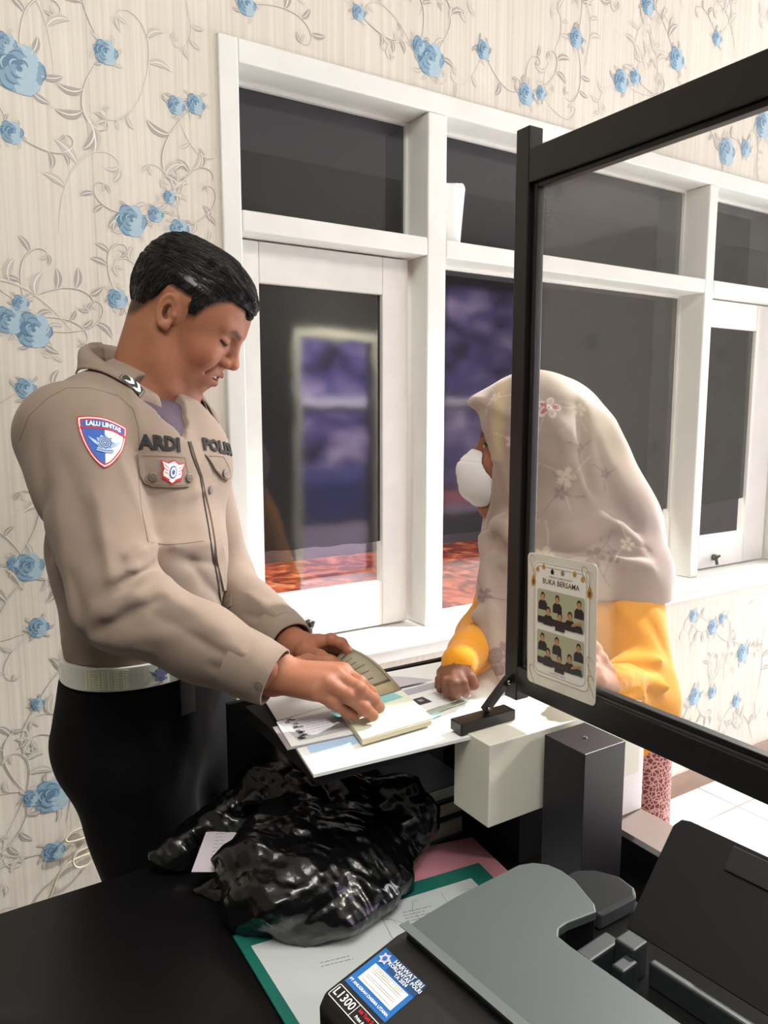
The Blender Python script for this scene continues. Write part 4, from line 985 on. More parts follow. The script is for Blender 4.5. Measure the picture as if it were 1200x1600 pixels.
def join_np(parts):
    ps, qs, ts, k = [], [], [], 0
    for p, q, t in parts: ps.append(p); qs.append(q+k); ts.append(t); k += len(p)
    return np.concatenate(ps), np.concatenate(qs), np.concatenate(ts)
def bound(*pts, m=.05):
    a = np.array(pts); return a.min(0)-m, a.max(0)+m
def nail_tint(P, hand, base):
    c = np.tile(np.array(s2l(base)), (len(P), 1))
    for f in hand['f']:
        t = f[-1]-f[-2]; t = t/np.linalg.norm(t); upn = ZU-t*(ZU@t); upn /= np.linalg.norm(upn); nc = f[-1]+upn*.0075+t*.001
        c = mixc(c, s2l((206, 158, 138)), sst(.0050, .0036, np.linalg.norm((P-nc)*V3(1, 1, .8), axis=1))*.75)
        for j in (1, 2):
            k = f[j]+upn*.008; c = mixc(c, s2l((122, 74, 56)), np.exp(-np.sum((P-k)**2, 1)/.00003)*.35)
    return c
lo, hi = bound(HC, NB, m=.19); lo[2] = NB[2]-.06
pH, qH = surf_nets(officer_upper, lo, hi, .0018); pH = relax(pH, qH, 1)
lo, hi = bound(RH['wr'], T(395, 1042, .965), *RH['f'][1], *RH['f'][3], *RH['th'], m=.035)
pR, qR = surf_nets(rhand_f, lo, hi, .0014); pR = relax(pR, qR, 1)
lo, hi = bound(LE+(LW-LE)*.8, *LH['f'][0], *LH['f'][3], *LH['th'], m=.035)
pL, qL = surf_nets(lhand_f, lo, hi, .0014); pL = relax(pL, qL, 1)
# the limbs and trunk under the clothes
HIP = BC+V3(0, 0, -.06)
FT = [V3(BC[0]+.125, BC[1]+.02, 0)-Ld*.085, V3(BC[0]+.13, BC[1]+.03, 0)+Ld*.085]
def trunk(P, s=0.0):
    d = econe(P, BC+V3(0, 0, -.02)+Fd*.012, CHS, (.115+s, .085+s), (.130+s, .090+s), Ld)
    d = smin(d, econe(P, CHS, NB-Fd*.02-ZU*.035, (.130+s, .085+s), (.075+s, .055+s), Ld), .05)
    return d
def under_f(P):
    d = trunk(P, -.006)
    for a, b, ra, rb in ((RS, RE, .042, .034), (RE, RE+(RW-RE)*.93, .034, .025), (LS, LE, .038, .034), (LE, LE+(LW-LE)*.93, .036, .026)): d = smin(d, cone(P, a, b, ra, rb), .02)
    for s, f in ((-1, FT[0]), (1, FT[1])):
        h = HIP+Ld*s*.070+V3(.03, 0, -.08); kn = h*.5+(f+ZU*.08)*.5+V3(.012, 0, 0); d = smin(d, cone(P, h, kn, .062, .050), .03); d = smin(d, cone(P, kn, f+ZU*.08, .050, .036), .02); d = smin(d, cone(P, f+ZU*.04-Fd*.05, f+ZU*.03+Fd*.13, .030, .026), .02)
    return d
lo, hi = bound(RS, LS, RE, LE, RW, LW, *FT, NB, m=.16); lo[2] = .0
pU, qU = surf_nets(under_f, lo, hi, .010, 2)
tH = fade(pH); tU = np.tile(np.array(s2l((150, 98, 74))), (len(pU), 1))
P_, Q_, T_ = join_np([(pH, qH, tH), (pR, qR, nail_tint(pR, RH, (162, 106, 80))), (pL, qL, nail_tint(pL, LH, (150, 96, 72))), (pU, qU, tU)])
body = np_mesh('body', P_, Q_, M_skin, ofc, T_)
lo, hi = bound(HC, m=.17)
hair = sculpt('hair', hair_f, lo, hi, .0017, M_hair, ofc, smooth=1)
def strands(obj, n, flow, length, r, seed, lift=.0006):
    """combed locks following the flow over the hair surface, added to the same mesh"""
    bv = bvh_of(obj); vv = obj.data.vertices; r_ = random.Random(seed); mb = MB(); k = 0
    while k < n:
        v = vv[r_.randrange(len(vv))]; q = to_head(np.array(v.co)[None])[0]; fl, L = flow(q, r_)
        k += 1
        if fl is None: continue
        p = Vector(v.co); pts = []; rs = []; nn = Vector(v.normal); m_ = 7; g_ = Vector(HF@np.array(fl)).normalized()
        jit = Vector((r_.gauss(0, .18), r_.gauss(0, .18), r_.gauss(0, .18)))
        for i in range(m_):
            u = i/(m_-1); pts.append(tuple(p+nn*(lift+.0014*math.sin(u*2.4)))); rs.append(r*(1-.75*u**1.5))
            d_ = g_+jit; d_ = (d_-nn*d_.dot(nn)).normalized(); p2 = p+d_*(L/m_); h_ = bv.find_nearest(p2)
            if h_[0] is None: break
            p = h_[0] if (h_[0]-p2).length < .004 else p2; nn = h_[1]
        if len(pts) > 2: mb.tube(pts, rs[:len(pts)], 3, cap=False)
    me2 = mb.build('hair_strands', M_hair, obj, smooth=True); return me2
def flow_officer(q, r_):
    hl = np.interp(q[0], HLX, HLZ)
    if q[2] < .055: return (None, 0) if q[2] < hl+.012 else ((-.25, 0, -1), .012)
    if q[0] > .05: return (1, -.25*np.sign(q[1])-.2, -.25), .026
    return (1, .10*q[1]/.07, .12), .030
strands(hair, 5200, flow_officer, .03, .0007, 3)
# teeth between the parted lips
tm = MB(); 
for k in range(-4, 5):
    a = k*.17; c_ = of_head((.0665+.0170*math.cos(a*1.5), .0160*math.sin(a*1.5), -.0555)); mtx = Matrix.Translation(Vector(c_))@Matrix(HF.tolist()).to_4x4()@Matrix.Rotation(a*1.5, 4, 'Z')
    tm.box((-.002, -.0021, -.0035), (.002, .0021, .003), 0, mtx)
tm.build('teeth', mat('teeth_white', (226, 220, 206), .3), ofc, bevel=.0006)
# ---------------- shirt
def fold(P, a, dirv, wdt, amp, L, skew=0.0):
    """one raised crease: a ridge through point a running along dirv"""
    dirv = np.asarray(dirv, float); dirv = dirv/np.linalg.norm(dirv); v = P-a; s = v@dirv; r2 = np.sum(v*v, 1)-s*s+(skew*s)**2*0
    return amp*np.exp(-(np.sqrt(np.maximum(r2, 1e-12))/wdt)**1.4)*np.exp(-(s/(L*1.15))**4)
rf = np.random.RandomState(11)
FOLDS = []; FRAW = []
def addfold(x0, y0, x1, y1, t, w_, amp):
    if y0 > 850 and x0 < 420 and y0 < 1060: amp *= 1.0
    FRAW.append((x0, y0, x1, y1, t, w_, amp))
# creases read off the sleeve and shirt front
for f in ((200,870,245,850,.93,.010,.008),(150,935,250,880,.93,.012,-.010),(175,905,245,870,.93,.009,.007),(165,960,260,905,.92,.012,.008),(150,985,255,935,.92,.010,-.007),
          (180,1000,330,985,.91,.013,.006),(200,1030,370,1035,.91,.012,-.006),(260,930,350,990,.90,.014,.005),(250,965,370,1030,.90,.010,-.005),(330,1000,420,1040,.90,.009,.004),(150,780,170,900,.98,.014,.005),(100,720,150,880,1.0,.016,-.006),
          (235,855,320,850,1.1,.008,.004),(240,875,345,880,1.1,.010,-.004),(250,830,300,760,1.1,.010,.003),(320,900,355,960,1.12,.010,.005),(300,880,345,940,1.12,.010,-.005),(90,800,120,980,1.15,.018,.006),(110,900,140,1010,1.12,.012,-.006),
          (204,612,218,668,1.04,.008,.004),(140,1000,230,1015,1.1,.010,.005),(280,780,330,760,1.1,.009,.003),(390,930,430,960,1.22,.010,.005),(385,960,440,975,1.2,.008,-.005),(395,985,450,985,1.17,.008,.004),
          (60,690,75,860,1.08,.014,-.005),(100,1000,110,1030,1.15,.012,.004),(170,680,230,830,.99,.009,.005),(330,1040,400,1070,.90,.008,-.004)):
    addfold(*f)
def cloth_noise(P, s=1.0):
    r = s*.0032*vnoise(P, 9, 1)+s*.0024*vnoise(P*V3(1, 1, .55)+np.stack([vnoise(P, 12, 91)*.02]*3, 1), 24, 2)
    for a, dv, w_, am, L in FOLDS: r = r+fold(P, a, dv, w_, am, L)
    return r
TO = Fd*.012
def torso_shirt(P):
    d = econe(P, BC+V3(0, 0, .015)+Fd*.018, BC+V3(0, 0, .16)+TO*1.5, (.136, .106), (.146, .106), Ld)
    d = smin(d, econe(P, BC+V3(0, 0, .16)+TO*1.5, CHS, (.146, .106), (.148, .112), Ld), .04)
    d = smin(d, econe(P, CHS, CHS+ZU*.07-Fd*.012, (.145, .108), (.120, .088), Ld), .04)
    d = smin(d, cone(P, RS, NB-Fd*.034-ZU*.006, .072, .050), .035)
    d = smin(d, cone(P, LS, NB-Fd*.026-ZU*.006, .055, .050), .035)
    d = smin(d, ell(P, CHS+Fd*.052-Ld*.055+ZU*.02, (.066, .066, .075)), .04)
    d = smin(d, ell(P, CHS+Fd*.052+Ld*.045+ZU*.02, (.062, .062, .075)), .04)
    return d
def sleeve_r(P):
    d = cone(P, RS, RE, .078, .058)
    d = smin(d, cone(P, RE, RE+(RW-RE)*.55, .058, .047), .03)
    d = smin(d, cone(P, RE+(RW-RE)*.55, RE+(RW-RE)*1.05, .047, .036), .02)
    ax_ = (RW-RE)/np.linalg.norm(RW-RE); return smax(d, (P-RE)@ax_-.90*np.linalg.norm(RW-RE), .002)
CUF = RE+(RW-RE)*.99
def cloth_base(P): return smin(smin(torso_shirt(P), sleeve_r(P), .012), smin(cone(P, LS, LE, .056, .050), cone(P, LE, LW, .052, .036), .03), .012)
def march(x, y, fn):
    ts = np.arange(.85, 1.5, .001); P = np.array([T(x, y, t) for t in ts]); v = fn(P); i = int(np.argmax(v < 0)); return P[i]
VN = [march(252, 618, torso_shirt), march(270, 645, torso_shirt), march(289, 684, torso_shirt)]
for x0, y0, x1, y1, t, w_, amp in FRAW:
    a, b, c = march(x0, y0, cloth_base), march((x0+x1)/2, (y0+y1)/2, cloth_base), march(x1, y1, cloth_base)
    if max(np.linalg.norm(a-b), np.linalg.norm(c-b)) > .12: continue
    for p, q in ((a, b), (b, c)): FOLDS.append(((p+q)/2, q-p, w_*.85, amp*.95, np.linalg.norm(q-p)*.62))
def shirt_f(P):
    d = smin(torso_shirt(P), sleeve_r(P), .012)
    d = smin(d, smin(cone(P, LS, LE, .056, .050), smax(cone(P, LE, LE+(LW-LE)*1.0, .052, .036), (P-LE)@((LW-LE)/np.linalg.norm(LW-LE))-.84*np.linalg.norm(LW-LE), .002), .03), .012)
    d = d-cloth_noise(P)
    # open neck: hollow between the collar points, down to the first button
    nk = np.minimum(cone(P, VN[0], VN[1], .046, .030), cone(P, VN[1], VN[2], .030, .003)); d = smax(d, -nk, .003)
    d = smax(d, (BC[2]+.010-P[:, 2]), .003)
    d = smax(d, -cone(P, RE+(RW-RE)*.88, RW+(RW-RE)*.3, .033, .033), .003); d = smax(d, -cone(P, LE+(LW-LE)*.82, LW+(LW-LE)*.3, .032, .032), .003)
    return d
lo, hi = bound(RS, LS, RE, LE, RW, LW, BC, NB, m=.15); lo[2] = BC[2]-.01
shirt = sculpt('shirt', shirt_f, lo, hi, .0032, M_khaki, ofc, smooth=1)
SB = bvh_of(shirt)
def hit(x, y, bvh=None):
    d = Vector(ray_of(x, y)).normalized(); r = (bvh or SB).ray_cast(Vector(CAM), d)
    return (np.array(r[0]), np.array(r[1])) if r[0] is not None else (None, None)
# cuff of the right sleeve and of the left one
def cuff(name, A_, B_, r0, r1, th):
    mb = MB(); ax_ = (B_-A_)/np.linalg.norm(B_-A_); u = np.cross(ax_, ZU); u /= np.linalg.norm(u); w_ = np.cross(ax_, u); n = 36; vs = []
    for (s, r) in ((0, r0), (.5, (r0+r1)/2+.0015), (1, r1), (1, r1-th), (.5, r1-th), (.2, r0-th*2)):
        for k in range(n): q = 2*math.pi*k/n; vs.append(tuple(A_+(B_-A_)*s+r*(math.cos(q)*u+math.sin(q)*w_*.92)))
    fs = [(i*n+k, i*n+(k+1) % n, (i+1)*n+(k+1) % n, (i+1)*n+k) for i in range(5) for k in range(n)]
    mb.add(vs, fs); return mb.build(name, M_khaki, ofc, smooth=True)
cf = cuff('cuff', RE+(RW-RE)*.76, RE+(RW-RE)*1.02, .0465, .0405, .003)
cuff('cuff', LE+(LW-LE)*.76, LE+(LW-LE)*.95, .043, .037, .003)
def button(p, nrm_, r=.0065, parent=ofc, name='button', m=None):
    nrm_ = np.array(nrm_)/np.linalg.norm(nrm_); mb = MB()
    mb.tube([p, p+nrm_*.0016], [r, r*.95], 20); mb.tube([p+nrm_*.0017, p+nrm_*.0023], [r*.95, r*.80], 20); mb.tube([p+nrm_*.0024, p+nrm_*.0027], [r*.35, r*.30], 10)
    return mb.build(name, m or bpy.data.materials.get('taupe_button') or mat('taupe_button', (106, 94, 85), .45), parent, smooth=False)
# decals laid on the cloth: local 2D (metres) mapped onto the surface round the seen point
def surf_frame(x, y, dx, dy, bvh=None, up=None):
    """frame at the surface point seen at x, y; U points towards the surface point seen at x+dx, y+dy"""
    p, n = hit(x, y, bvh); p2, _ = hit(x+dx, y+dy, bvh)
    if n@(CAM-p) < 0: n = -n
    u = p2-p; u -= n*(u@n); u /= np.linalg.norm(u); v = np.cross(n, u); return p, u, v, n
def lay(vs, fr4, off, bvh=None):
    p, u, v, n = fr4; out = []
    for x, y in vs:
        q = p+u*x+v*y+n*.03; r = (bvh or SB).ray_cast(Vector(q), Vector(-n)); 
        if r[0] is None or r[3] > .09: out.append(tuple(p+u*x+v*y+n*off)); continue
        nn = np.array(r[1]); nn = nn if nn@n > 0 else -nn
        out.append(tuple(np.array(r[0])+nn*off))
    return out
def grid_fill(poly, step=.003):
    """triangulate a closed outline finely so that it can follow cloth"""
    bm = bmesh.new(); vs = [bm.verts.new((x, y, 0)) for x, y in poly]; bm.faces.new(vs)
    xs = [p[0] for p in poly]; ys = [p[1] for p in poly]
    x = math.floor(min(xs)/step)*step
    while x < max(xs):
        bmesh.ops.bisect_plane(bm, geom=bm.verts[:]+bm.edges[:]+bm.faces[:], plane_co=(x, 0, 0), plane_no=(1, 0, 0)); x += step
    y = math.floor(min(ys)/step)*step
    while y < max(ys):
        bmesh.ops.bisect_plane(bm, geom=bm.verts[:]+bm.edges[:]+bm.faces[:], plane_co=(0, y, 0), plane_no=(0, 1, 0)); y += step
    bm.verts.index_update(); r = [(v.co.x, v.co.y) for v in bm.verts], [tuple(v.index for v in f.verts) for f in bm.faces]; bm.free(); return r
def decal(mb, fr4, poly, mi, off, step=.004, bvh=None):
    v, f = grid_fill(poly, step); mb.add(lay(v, fr4, off, bvh), f, mi)
def dline(mb, fr4, pts, w_, mi, off, closed=False, bvh=None, sub=3):
    if closed: pts = pts+[pts[0], pts[1]]
    P2 = []
    for a, b in zip(pts[:-1], pts[1:]):
        for k in range(sub): P2.append((a[0]+(b[0]-a[0])*k/sub, a[1]+(b[1]-a[1])*k/sub))
    P2.append(pts[-1]); t_ = MB(); line2(t_, lambda x, y, z: (x, y, z), P2, w_, 0, 0)
    mb.add(lay([(v[0], v[1]) for v in t_.v], fr4, off, bvh), t_.f, mi)
def dtext(mb, fr4, s, size, mi, off, dx=0, dy=0, bold=0, squeeze=1.0, bvh=None, arc=0.0, th=0.0, rot=0.0):
    vs, fs = text_geo(s, size, bold, squeeze=squeeze)
    if arc: vs = [(x, y-arc*x*x) for x, y in vs]
    c_, s_ = math.cos(rot), math.sin(rot); vs = [(x*c_-y*s_+dx, x*s_+y*c_+dy) for x, y in vs]
    mb.add(lay(vs, fr4, off, bvh), fs, mi)
# ---------------- undershirt, collar, placket, pockets, badges
def undershirt_f(P):
    d = torso_shirt(P)+.007
    d = smin(d, cone(P, NB-ZU*.04, NB+Fd*.012-ZU*.010, .062, .062), .01)
    return smax(smax(d, np.linalg.norm(P-(NB+Fd*.05-ZU*.05), axis=1)-.090, .003), (P-NB)@(ZU*.8+Fd*.45)-.006, .003)
lo, hi = bound(NB, m=.15)
sculpt('undershirt', undershirt_f, lo, hi, .003, mat('purple_grey_undershirt', (84, 70, 84), .85), ofc)
M_flat = M_khaki
def collar(sgn):
    n = 26; tops, falls = [], []
    for i in range(n+1):
        ph = math.radians(44+(180-44)*i/n); bk_ = (1-math.cos(ph))/2
        dirv = Fd*math.cos(ph)+Ld*sgn*math.sin(ph)
        p = NB+dirv*(.064+.032*bk_)+ZU*(-.030+.102*bk_**.9); tops.append(p)
        drop = .040+.006*math.cos(ph)+(.014 if i == 0 else .007 if i == 1 else .002 if i == 2 else 0); o = .014+.010*(1-bk_)
        q = p+dirv*o-ZU*drop+(Fd*.006 if i < 2 else 0)
        r = SB.ray_cast(Vector(q+ZU*.05+dirv*.02), Vector(-ZU*.9-dirv*.3).normalized())
        if r[0] is not None and r[0].z > q[2]-.012: q = np.array(r[0])+np.array(r[1])*.0035 if r[1].z > 0 else q
        falls.append(q)
    falls = [falls[0]]+[(falls[i-1]+2*falls[i]+falls[i+1])/4 for i in range(1, n)]+[falls[-1]]
    vs = []; m_ = 6
    for i in range(n+1):
        t_, f_ = tops[i], falls[i]; out = (f_-t_); out[2] = 0; out = out/(np.linalg.norm(out)+1e-9)
        for k in range(m_+1):
            u = k/m_; vs.append(tuple(t_*(1-u)+f_*u+out*.010*math.sin(math.pi*min(1, u*1.15))*(1-u)+ZU*.004*math.sin(math.pi*u)))
        for k in range(1, 4):                              # inner stand
            u = k/3; vs.append(tuple(t_-out*.003*u-ZU*.030*u))
    w_ = m_+4; fs = []
    for i in range(n):
        for k in range(m_): fs.append((i*w_+k, (i+1)*w_+k, (i+1)*w_+k+1, i*w_+k+1))
        fs.append((i*w_, i*w_+m_+1, (i+1)*w_+m_+1, (i+1)*w_))
        for k in range(m_+1, m_+3): fs.append((i*w_+k, i*w_+k+1, (i+1)*w_+k+1, (i+1)*w_+k))
    return MB().add(vs, fs)
cR = collar(-1).build('collar', M_flat, ofc, smooth=True); cL = collar(1).build('collar', M_flat, ofc, smooth=True)
for c_ in (cR, cL):
    md = c_.modifiers.new('thickness', 'SOLIDIFY'); md.thickness = .0022; md.offset = 1
def pts_on(pix, bvh=None, sub=5):
    out = []; last = None
    for (x0, y0), (x1, y1) in zip(pix[:-1], pix[1:]):
        for k in range(sub+(1 if (x1, y1) == pix[-1] else 0)):
            u = k/sub; p, n = hit(x0+(x1-x0)*u, y0+(y1-y0)*u, bvh)
            if p is None: continue
            if n@(CAM-p) < 0: n = -n
            if last is not None and np.linalg.norm(p-last) > .05: continue
            out.append((p, n)); last = p
    return out
def ribbon(name, pix, w_, th, m, parent=ofc, sub=5, bvh=None, mb=None):
    """a strip of cloth or a seam sewn along a line seen at pix"""
    P_ = pts_on(pix, bvh, sub); mb2 = mb or MB(); vs = []; n = len(P_)
    if n < 3: return None
    nr = np.array([q[1] for q in P_])
    for _ in range(2): nr[1:-1] = (nr[:-2]+nr[1:-1]*2+nr[2:])/4
    for i, (p, _) in enumerate(P_):
        t = P_[min(i+1, n-1)][0]-P_[max(i-1, 0)][0]; t /= np.linalg.norm(t)+1e-9; nn = nr[i]/np.linalg.norm(nr[i]); s_ = np.cross(nn, t)
        vs += [tuple(p+s_*w_/2-nn*.001), tuple(p+s_*w_/2*.92+nn*th), tuple(p-s_*w_/2*.92+nn*th), tuple(p-s_*w_/2-nn*.001)]
    fs = [(4*i+k, 4*i+k+1, 4*i+k+5, 4*i+k+4) for i in range(n-1) for k in range(3)]
    mb2.add(vs, fs); return mb2.build(name, m, parent, smooth=False) if mb is None else None
ribbon('button_placket', [(303, 690), (310, 712), (322, 740), (329, 780), (336, 820), (342, 860), (350, 905), (356, 950), (359, 975)], .026, .0022, M_khaki)
ribbon('placket_gap_shade', [(294, 690), (300, 712), (313, 745), (319, 785), (326, 825), (332, 865), (341, 910), (347, 955), (350, 985)], .0035, .0008, mat('placket_shade_dark', (34, 30, 28), .9))  # dark strip laid on for the shade inside the placket gap
sm = MB()
for pix in ([(30, 690), (45, 650), (75, 622), (105, 606), (140, 606), (185, 618), (208, 640), (216, 668)], [(216, 668), (218, 700), (216, 740), (220, 790), (232, 848)],
            [(236, 848), (262, 851), (290, 849), (318, 845)], [(220, 712), (250, 712), (290, 715)]):
    ribbon('seam', pix, .0011, .0003, None, mb=sm)
sm.build('stitched_seams', M_khaki_d, ofc)
for x, y in ((327, 765),):
    p, n = hit(x, y); n = n if n@(CAM-p) > 0 else -n; button(p+n*.0022, n)
p, n = hit(405, 1070, bvh_of(cf)); 
if p is not None: button(p+n*.0003, n if n@(CAM-p) > 0 else -n, .0055)
def flap(name, pix, th, parent=ofc, cx=None):
    """pocket flap: outline given where it is seen on the cloth"""
    cx_ = (sum(p[0] for p in pix)/len(pix), sum(p[1] for p in pix)/len(pix)); fr4 = surf_frame(cx_[0], cx_[1], 10, 1)
    o_, u, v, n_ = fr4; poly = []
    for x, y in pix:
        d = ray_of(x, y); t = ((o_-CAM)@n_)/(d@n_); q = CAM+d*t-o_; poly.append((float(q@u), float(q@v)))
    vv, ff = grid_fill(poly, .005); top = lay(vv, fr4, .0015+th); bot = lay(vv, fr4, .0008)
    mb = MB(); mb.add(top, ff); k = len(poly)
    ring_t = lay(poly, fr4, .0015+th); ring_b = lay(poly, fr4, -.001)
    mb.add(ring_t+ring_b, [(i, k+i, k+(i+1) % k, (i+1) % k) for i in range(k)])
    o = mb.build(name, M_khaki, parent); 
    e_ = MB(); dline(e_, fr4, [(x*.93, y*.88) for x, y in poly], .0008, 0, .0020+th, closed=True); e_.build('flap_stitching', M_khaki_d, o)
    return o
f1 = flap('pocket_flap', [(218, 710), (244, 710), (270, 711), (292, 713), (299, 752), (297, 761), (270, 761), (238, 760), (224, 755), (218, 744)][::-1], .0016)
f2 = flap('pocket_flap', [(323, 711), (336, 711), (348, 712), (358, 734), (363, 747), (356, 751), (345, 746), (335, 735)][::-1], .0016)
for x, y in ((237, 745), (293, 747), (349, 739)):
    p, n = hit(x, y); n = n if n@(CAM-p) > 0 else -n; button(p+n*.0034, n, .0068)
M_thr = mat('black_embroidery', (26, 22, 22), .8); M_red = mat('red_embroidery', (196, 38, 44), .7, bump=.2, bscale=1500, bdist=.0003); M_blue = mat('blue_embroidery', (46, 92, 176), .7, bump=.2, bscale=1500, bdist=.0003)
M_wht = mat('white_embroidery', (236, 236, 236), .7, bump=.2, bscale=1500, bdist=.0003); M_pbl = mat('pale_blue_embroidery', (168, 192, 224), .7, bump=.3, bscale=1500, bdist=.0003); M_nav = mat('navy_embroidery', (52, 70, 120), .7)
def solid_text(name, s, size, x, y, dx, dy, bold, squeeze, rot=0.0):
    fr4 = surf_frame(x, y, dx, dy); mb = MB()
    for off in (.0010, .0016, .0022): dtext(mb, fr4, s, size, 0, off, bold=bold, squeeze=squeeze, rot=rot)
    return mb.build(name, M_thr, ofc)
solid_text('name_lettering', 'ARDI', .0275, 252, 693, 12, 1.2, .0013, 1.0)
solid_text('service_lettering', 'POLISI', .0255, 345, 699, -10, -2.2, .0012, .9) if False else None
fr4 = surf_frame(333, 697, 7, 1.4); mb = MB(); t_ = 'POLISI'
for off in (.0010, .0016, .0022):
    vs, fs = text_geo(t_, .0255, .0012, align='LEFT', squeeze=1.0); vs = [(x-.0220, y) for x, y in vs]; mb.add(lay(vs, fr4, off), fs, 0)
mb.build('service_lettering', M_thr, ofc)
# shield patch on the right sleeve
fr4 = surf_frame(162, 692, 10, 1.4); mb = MB()
def shield(s, top=.0):
    pts = []; W_, H_ = .0335*s, .040*s
    for k in range(13): u = -1+2*k/12; pts.append((W_*u, H_*.92-(.0045*s)*u*u*1.0+.0045*s*.6))
    for k in range(1, 16):
        u = k/15; pts.append((W_*(1.0-.06*u)*math.cos(u*math.pi/2)**.72 if k < 15 else 0, H_*.80-(H_*1.78)*math.sin(u*math.pi/2)**1.0*.5-(H_*.89)*u**1.6))
    m_ = [(-x, y) for x, y in pts[13:-1]][::-1]; return (pts+m_)[::-1]
decal(mb, fr4, shield(1.0), 0, .0016); decal(mb, fr4, shield(.95), 1, .0019); decal(mb, fr4, shield(.90), 0, .0022)
sh_ = shield(.84)
def clipx(poly, keep):
    bm = bmesh.new(); bm.faces.new([bm.verts.new((x, y, 0)) for x, y in poly]); 
    for co, no in keep: bmesh.ops.bisect_plane(bm, geom=bm.verts[:]+bm.edges[:]+bm.faces[:], plane_co=(*co, 0), plane_no=(*no, 0), clear_outer=True)
    f = max(bm.faces, key=lambda f: f.calc_area()); r = [(l.vert.co.x, l.vert.co.y) for l in f.loops]; bm.free(); return r
decal(mb, fr4, sh_, 3, .0025)
decal(mb, fr4, clipx(sh_, [((0, .0195), (0, 1)), ((.001, 0), (1, .0))]), 2, .0028)
decal(mb, fr4, clipx(sh_, [((0, .0195), (0, -1))]), 2, .0028)
dline(mb, fr4, [(-.0300+.006*k, .0195-.0009*(k-5)**2*.12+.001) for k in range(11)], .0028, 0, .0031)
dtext(mb, fr4, 'LALU LINTAS', .0098, 3, .0033, 0, .0265, .0005, .80, arc=2.2)
def crest(mb, fr4, cx, cy, s, m1, m2, off):
    st_ = [(cx+s*(1 if k % 2 == 0 else .74)*math.cos(k*math.pi/10+.157), cy+s*(1 if k % 2 == 0 else .74)*math.sin(k*math.pi/10+.157)) for k in range(20)]
    decal(mb, fr4, st_, m1, off)
    for sg in (-1, 1): decal(mb, fr4, [(cx+sg*s*.8, cy+s*.05), (cx+sg*s*1.75, cy+s*.55), (cx+sg*s*1.35, cy+s*.05), (cx+sg*s*1.1, cy-s*.25), (cx+sg*s*.7, cy-s*.45)][::sg], m1, off+.0002)
    for r_ in (.62, .40, .2): dline(mb, fr4, [(cx+s*r_*math.cos(k*.52), cy+s*r_*math.sin(k*.52)) for k in range(12)], s*.07, m2, off+.0005, closed=True)
    decal(mb, fr4, [(cx-s*.8, cy-s*.72), (cx, cy-s*.86), (cx+s*.8, cy-s*.72), (cx+s*.9, cy-s*1.1), (cx, cy-s*1.26), (cx-s*.9, cy-s*1.1)][::-1], m1, off+.0007)
    dline(mb, fr4, [(cx-s*.8, cy-s*.9), (cx, cy-s*1.04), (cx+s*.8, cy-s*.9)], s*.06, m2, off+.0010)
    for k in range(8): a = k*math.pi/4; dline(mb, fr4, [(cx+s*.68*math.cos(a), cy+s*.68*math.sin(a)), (cx+s*.9*math.cos(a), cy+s*.9*math.sin(a))], s*.06, m2, off+.0005)
crest(mb, fr4, .001, -.001, .0125, 4, 5, .0032)
mb.build('sleeve_shield_patch', [M_red, M_wht, M_blue, M_wht, M_pbl, M_nav], ofc)['label'] = 'red bordered blue and white shield patch'
# winged badge on the pocket flap
fr4 = surf_frame(268, 737, 10, 1.2); mb = MB()
def wing(s): return [(-.0215*s, .0150*s), (-.010*s, .0125*s), (0, .0175*s), (.010*s, .0125*s), (.0215*s, .0150*s), (.0165*s, .0040*s), (.0180*s, -.0030*s), (.0150*s, -.0120*s), (.006*s, -.0150*s), (0, -.0190*s), (-.006*s, -.0150*s), (-.0150*s, -.0120*s), (-.0180*s, -.0030*s), (-.0165*s, .0040*s)][::-1]
decal(mb, fr4, wing(.98), 0, .0040); decal(mb, fr4, wing(.84), 1, .0044)
decal(mb, fr4, [(.0058*math.cos(k*.45), .0092*math.sin(k*.45)-.0005) for k in range(14)], 2, .0048); decal(mb, fr4, [(.0044*math.cos(k*.45), .0074*math.sin(k*.45)-.0005) for k in range(14)], 3, .0052); decal(mb, fr4, [(.0022*math.cos(k*.6), .0036*math.sin(k*.6)-.0005) for k in range(10)], 2, .0056)
for sg in (-1, 1):
    decal(mb, fr4, [(sg*.004, -.0112), (sg*.013, -.0070), (sg*.0150, -.0100), (sg*.006, -.0140)][::-sg], 0, .0049)
    for k in range(3): dline(mb, fr4, [(sg*.008, .005-.004*k), (sg*(.0175-.002*k), .0105-.006*k)], .0007, 0, .0049)
mb.build('winged_pocket_badge', [M_red, M_wht, M_blue, M_wht], ofc)['label'] = 'white winged badge with red border'
# rank badge on the collar
CB = bvh_of(cR); fr4 = surf_frame(205, 600, 7, 7.2, CB); mb = MB()
if fr4[0] is not None:
    def oct_(s): return [(-.0175*s, .0065*s), (-.0175*s, -.0065*s), (-.0125*s, -.0115*s), (.0175*s, -.0115*s), (.0215*s, -.0075*s), (.0215*s, .0075*s), (.0175*s, .0115*s), (-.0125*s, .0115*s)]
    decal(mb, fr4, oct_(1.0), 0, .0030, bvh=CB); decal(mb, fr4, oct_(.93), 1, .0033, bvh=CB); decal(mb, fr4, oct_(.84), 2, .0036, bvh=CB)
    for c0 in (-.010, .003):
        decal(mb, fr4, [(c0, .0085), (c0+.007, 0), (c0, -.0085), (c0+.0065, -.0085), (c0+.0135, 0), (c0+.0065, .0085)], 3, .0040, bvh=CB)
    mb.build('collar_rank_badge', [mat('maroon_border', (84, 34, 34), .7), mat('grey_border', (150, 138, 128), .7), mat('dark_green_felt', (52, 58, 46), .8), M_wht], ofc)['label'] = 'octagonal badge with two white chevrons'
